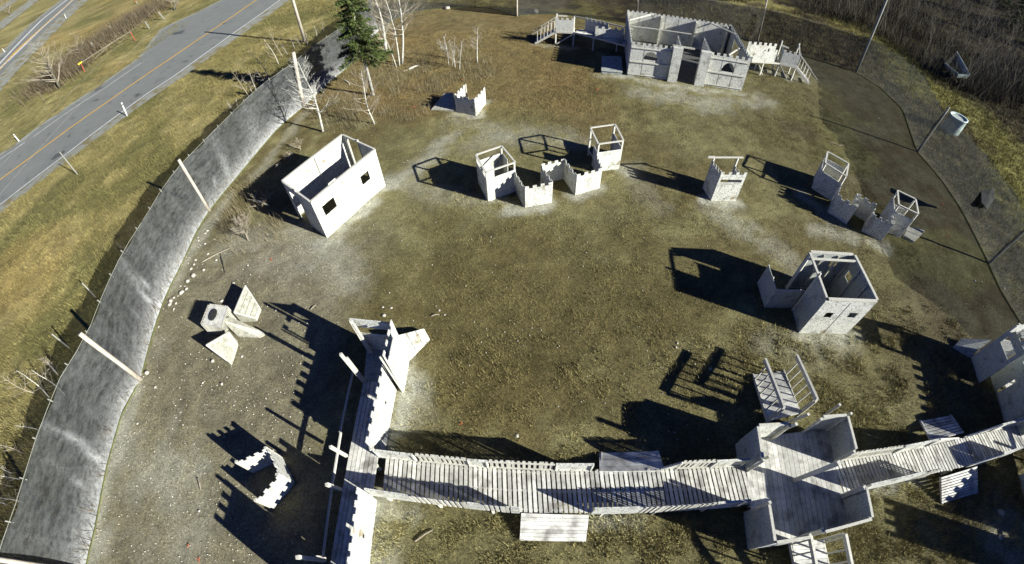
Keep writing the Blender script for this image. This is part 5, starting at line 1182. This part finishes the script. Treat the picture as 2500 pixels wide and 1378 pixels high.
for p, r in PB:
    i = len(Vp); Vp += [(p.x-r, p.y-r*.6, 0), (p.x+r*.3, p.y-r, 0), (p.x+r, p.y+r*.5, 0), (p.x-r*.4, p.y+r, 0), (p.x, p.y, r*1.1+.03)]; Fp += [(i, i+1, i+4), (i+1, i+2, i+4), (i+2, i+3, i+4), (i+3, i, i+4)]
me = bpy.data.meshes.new('pebbles'); me.from_pydata(Vp, [], Fp); me.materials.append(M['stone']); o = bpy.data.objects.new('pebbles', me); COL.objects.link(o); tag(o, 'pale pebbles and gravel bits strewn over the field', 'pebbles', kind='stuff')
rock('stone', crop(1240, 0, 4.594)(305, 150), .42, 'round boulder in front of the north net left of the castle stairs', None, 91); rock('stone', crop(820, 0, 5.208)(1415, 112), .35, 'flat pale boulder at the foot of the north net', None, 92, flat=.5)
rock('stone', d_(1648, 135), .07, 'white block shaped stone on the grass above the long walkway', None, 93); rock('stone', q_(885, 925), .18, 'grey slab of stone in the deep shade at the lower right', None, 94, flat=.5); rock('stone', q_(880, 1140), .09, 'bright white stone at the lower right corner grass', None, 95)
def log_(K, p, q, r, label, name='fallen_branch', m='twig', grp=None, cat='branch', z=.03):
    A, B = GT(*K(*p)), GT(*K(*q)); A.z += z; B.z += z; mb = MB(); C_ = A.lerp(B, .5)+Vector((.02, .03, .03)); mb.tube([A, C_, B], [r, r*.9, r*.6], 6); o = mb.build(name, M[m]); return tag(o, label, cat, grp)
log_(kb, (1360, 278), (1585, 165), .035, 'long pale fallen branch beside the row of stones'); log_(kb, (1510, 205), (1553, 370), .035, 'dark fallen branch crossing below the pale one', m='greytwig'); log_(kb, (1470, 90), (1445, 98), .03, 'short stub of branch near the top of the row of stones'); log_(kb, (1690, 10), (1750, 95), .03, 'fallen branch beside the dead bushes')
log_(crop(820, 0, 5.208), (930, 888), (1045, 838), .09, 'short pale plank lying under the birches', 'loose_plank', 'wood', None, 'plank'); log_(crop(820, 0, 5.208), (860, 915), (925, 893), .04, 'stick lying beside the pale plank')
log_(a, (1425, 182), (1495, 172), .03, 'bleached stick lying right of the gate tower stones'); log_(a, (410, 128), (455, 88), .025, 'thin stick at the tip of the gate tower shadow'); log_(crop(1540, 340, 4.593), (2230, 45), (2330, 75), .03, 'thin pale branch lying above the upper stepped wall'); log_(crop(1540, 340, 4.593), (2330, 75), (2390, 78), .025, 'end piece of the thin pale branch')
log_(k7, (1340, 800), (1360, 880), .035, 'pale stick on the bare ground at the lower left'); log_(d_, (680, 1140), (850, 1030), .03, 'pale stick in the long grass below the walkway'); log_(k6, (180, 830), (340, 885), .09, 'short thick log in the corner of the white house shadow', 'log', 'oldwood', None, 'log', .08); log_(k5, (1480, 675), (1545, 725), .06, 'weathered board end in the leaves below the spruce', 'loose_plank', 'wood', None, 'plank')
def scrap(K, p, r, label, seed):
    B = GT(*K(*p)); rs_ = random.Random(seed); mb = MB()
    r *= .75
    for k in range(4): a_ = rs_.uniform(0, 6.28); c = B+Vector((rs_.uniform(-r, r), rs_.uniform(-r, r), .03)); mb.bar(c, c+Vector((math.cos(a_)*r, math.sin(a_)*r, .03))*1.0, r*.3, .015)
    tag(mb.build('tape_scrap', M['orange']), label, 'litter', 'scraps of orange tape')
for (K, p, r, lb) in ((k7, (1350, 1345), .07, 'orange tape scrap at the bottom edge of the lower left dirt'), (k7, (1275, 1253), .05, 'orange tape scrap above the one at the bottom edge'), (kb, (1930, 262), .10, 'orange tape scrap on the dirt below the dead bushes'), (d_, (1118, 20), .05, 'orange tape scrap on the grass above the long walkway'), (crop(1010, 180, 11.486), (1340, 190), .10, 'orange tape scrap behind the small fort'), (crop(1010, 180, 11.486), (45, 945), .09, 'orange tape scrap at the tip of the small fort shadow'),
                      (crop(2000, 220, 2.552), (800, 915), .09, 'orange tape scrap in the shade right of the wooden wedge'), (crop(2000, 220, 2.552), (770, 720), .10, 'orange tape scrap in the shade above the wooden wedge'), (crop(2000, 220, 2.552), (65, 125), .09, 'orange tape scrap at the tip of a net pole shadow'), (crop(1240, 0, 4.594), (1005, 1015), .12, 'orange tape scrap on the grass left of the castle dust')): scrap(K, p, r, lb, int(p[0]))
# delineator posts
def delineator(K, p, q, label):
    B, T_ = by_px(K(*p), K(*q)); t = thing('road_delineator', B, label, 'road post', 'white road marker posts'); H = (T_-B).length; d = (T_-B)/H; w_ = max(.10, H*.085)
    MB().bar(B, B+d*H*.80, w_, w_*.5).build('shaft', M['white'], t); MB().bar(B+d*H*.80, B+d*H*.88, w_*1.02, w_*.52).build('band', M['black'], t); MB().bar(B+d*H*.88, B+d*H, w_, w_*.5).build('cap', M['white'], t)
delineator(ka, (932, 850), (888, 752), 'white marker post with a black band, nearest on the edge of the road'); delineator(ka, (140, 1035), (98, 983), 'white marker post with a black band on the far edge of the road'); delineator(ka, (485, 137), (470, 103), 'small white marker post beside the far highway'); delineator(ka, (38, 385), (15, 357), 'small white marker post at the left edge beside the far highway')
B, T_ = by_px(ka(568, 1278), ka(435, 1112)); t = thing('wooden_stake', B, 'lone grey stake in the grass beside the white road edge line', 'post'); MB().tube([B, B.lerp(T_, .5), T_], [.05, .048, .045], 7).build('shaft', M['greypole'], t)
# gate bar
B1, T1 = by_px(ka(618, 526), ka(590, 462)); B2, T2 = by_px(ka(990, 298), ka(950, 232))
t = thing('barrier_gate', B1, 'long brown barrier bar on two red posts, yellow at its near end', 'barrier gate')
for k_i, (p, q) in enumerate(((B1, T1), (B2, T2))): MB().bar(p, q, .08).build('post', M['red'], t)
MB().bar(T1, T2, .07).build('bar', M['rust'], t); MB().bar(T1+(T1-T2).normalized()*.4+Vector((0, 0, .03)), T1+(T2-T1).normalized()*.2+Vector((0, 0, .03)), .13).build('end_sleeve', M['yellow'], t)
MB().bar(B1.lerp(T1, .55)+(T2-T1)*.25, T1.lerp(T2, .6), .04).build('stay', M['rust'], t)
fence_px = [((1093, 212), (1060, 158)), ((1203, 143), (1157, 88)), ((695, 365), (665, 312)), ((825, 230), (800, 190)), ((1005, 30), (990, 0))]
for k, (p, q) in enumerate(fence_px):
    B, T_ = by_px(ka(*p), ka(*q)); t = thing('fence_post', B, ['weathered fence post right of the barrier gate', 'leaning fence post nearest the gravel pullout', 'fence post behind the yellow end of the barrier', 'fence post behind the middle of the barrier', 'fence post with a red top at the upper edge'][k], 'post', 'fence posts between the roads'); MB().bar(B, T_, .13).build('shaft', M['greypole'], t)
    if k == 4: MB().bar(B.lerp(T_, .7), T_+(T_-B)*.05, .16).build('cap', M['red'], t)
# utility pole and its wires
B, T_ = by_px((745, 103), (716, 0)); T_ = B+(T_-B)*2.05; T_.x = B.x+(T_.x-B.x)*.6; T_.y = B.y+(T_.y-B.y)*.6
t = thing('utility_pole', B, 'tall brown utility pole just outside the net near the spruce', 'utility pole'); MB().tube([B+Vector((0, 0, -.2)), B.lerp(T_, .5), T_], [.17, .15, .12], 10).build('pole_shaft', M['pole'], t, smooth=True)
cp = GT(*ka(-40, 1260)); 
MB().bar(T_+Vector((-.9, .5, -.5)), T_+Vector((.9, -.5, -.5)), .10).build('crossarm', M['brownpole'], t)
for i, (p, q) in enumerate((((0, 1215), (1200, 0)), ((30, 1378), (1330, 0)))):
    A = G(*ka(*p), 7.0); Bq = G(*ka(*q), 7.0); mb = MB(); d = (Bq-A); A2 = A-d*.05; pts = [A2.lerp(A+d*1.0, k/16)+Vector((0, 0, -.25*math.sin(k/16*math.pi))) for k in range(17)]
    mb.tube(pts, [.006]*17, 4); o = mb.build('overhead_wire', M['greypole']); tag(o, ['upper overhead wire crossing the road', 'lower overhead wire crossing the road'][i], 'wire', 'overhead wires above the road')
# white tank
k5r = crop(1980, 0, 3.444)
zt = 1.5; l0 = G(*k5r(1185, 938), zt); r0 = G(*k5r(1308, 1028), zt); rad = (l0-r0).length/2; c = (l0+r0)/2
t = thing('water_tank', V2(c, 0), 'round pale open topped plastic tank outside the east net beside a net pole', 'tank')
mb = MB(); n = 36; i0 = 0
prof = [(rad*1.0, 0), (rad*1.02, .5), (rad*1.02, .52), (rad, zt-.1), (rad*1.05, zt-.08), (rad*1.05, zt), (rad*.86, zt), (rad*.84, zt-.12), (rad*.2, zt-.16), (.01, zt-.16)]
for (r, z) in prof:
    for k in range(n): a_ = 2*math.pi*k/n; mb.v.append(Vector((c.x+r*math.cos(a_), c.y+r*math.sin(a_), z)))
for j in range(len(prof)-1):
    for k in range(n): A = j*n+k; Bq = j*n+(k+1) % n; mb.f.append((A, Bq, Bq+n, A+n))
mb.build('shell', M['plastic'], t, smooth=True)
mb = MB(); mb.prism([((c.x+rad*.8*math.cos(k*.2618)), (c.y+rad*.8*math.sin(k*.2618))) for k in range(24)], zt-.115, zt-.11); mb.build('lid', M['galv'], t)
# pale wreck in the brush
kw = crop(2260, 80, 8.6125)
z1 = 1.0; c1_, c2_, c3_, c4_ = GT(*kw(400, 640), z1), GT(*kw(690, 870), z1), GT(*kw(930, 890), z1), GT(*kw(655, 400), z1); gzz = terr(c2_.x, c2_.y)
t = thing('hull_wreck', V2(c2_, gzz), 'pale abandoned open hull lying in the brush beyond the east net', 'wreck')
def shellside(p, q, name, m='plastic', drop=.9, inn=.35):
    c = (c1_+c2_+c3_+c4_)/4; p2 = p.lerp(c, inn); q2 = q.lerp(c, inn); p2.z -= drop; q2.z -= drop; mb = MB(); mb.quadslab([p, q, q2, p2], .05); mb.build(name, M[m], t)
shellside(c1_, c2_, 'side_panel', inn=.45); shellside(c4_, c3_, 'side_panel', inn=.45); shellside(c2_, c3_, 'stern_panel', 'plastic', drop=.5, inn=.1); shellside(c1_, c4_, 'bow_panel', 'dark')
MB().bar(c1_, c2_, .08, .08).build('gunwale', M['plastic'], t); MB().bar(c4_, c3_, .08, .08).build('gunwale', M['plastic'], t); mb = MB(); mb.quadslab([V2(p, gzz+.12) for p in (c1_, c2_, c3_, c4_)], .04); mb.build('floor', M['dark'], t)
mb = MB(); mb.bar(c1_.lerp(c2_, .15), c4_.lerp(c3_, .1), .12, .05); mb.build('thwart', M['dark'], t)
# dark tarp caught on the east net
kt = crop(2000, 220, 2.552)
pts = [G(*kt(932, 728), 1.2), G(*kt(1010, 630), 2.2), G(*kt(1092, 612), 2.5), G(*kt(1090, 680), 1.9), G(*kt(1050, 745), 1.2), G(*kt(980, 730), 1.0), G(*kt(1012, 700), 1.9)]
t = thing('net_scrap', V2(pts[5], 0), 'loose piece of dark netting hanging like a kite against the east net', 'netting')
mb = MB()
for (i, j, k, l) in ((0, 1, 6, 5), (1, 2, 3, 6), (6, 3, 4, 5)): mb.quadslab([pts[i], pts[j], pts[k], pts[l]], .008)
mb.build('fabric', M['scrapnet'], t)
MB().bar(pts[2], pts[4], .03).build('cord', M['greypole'], t)
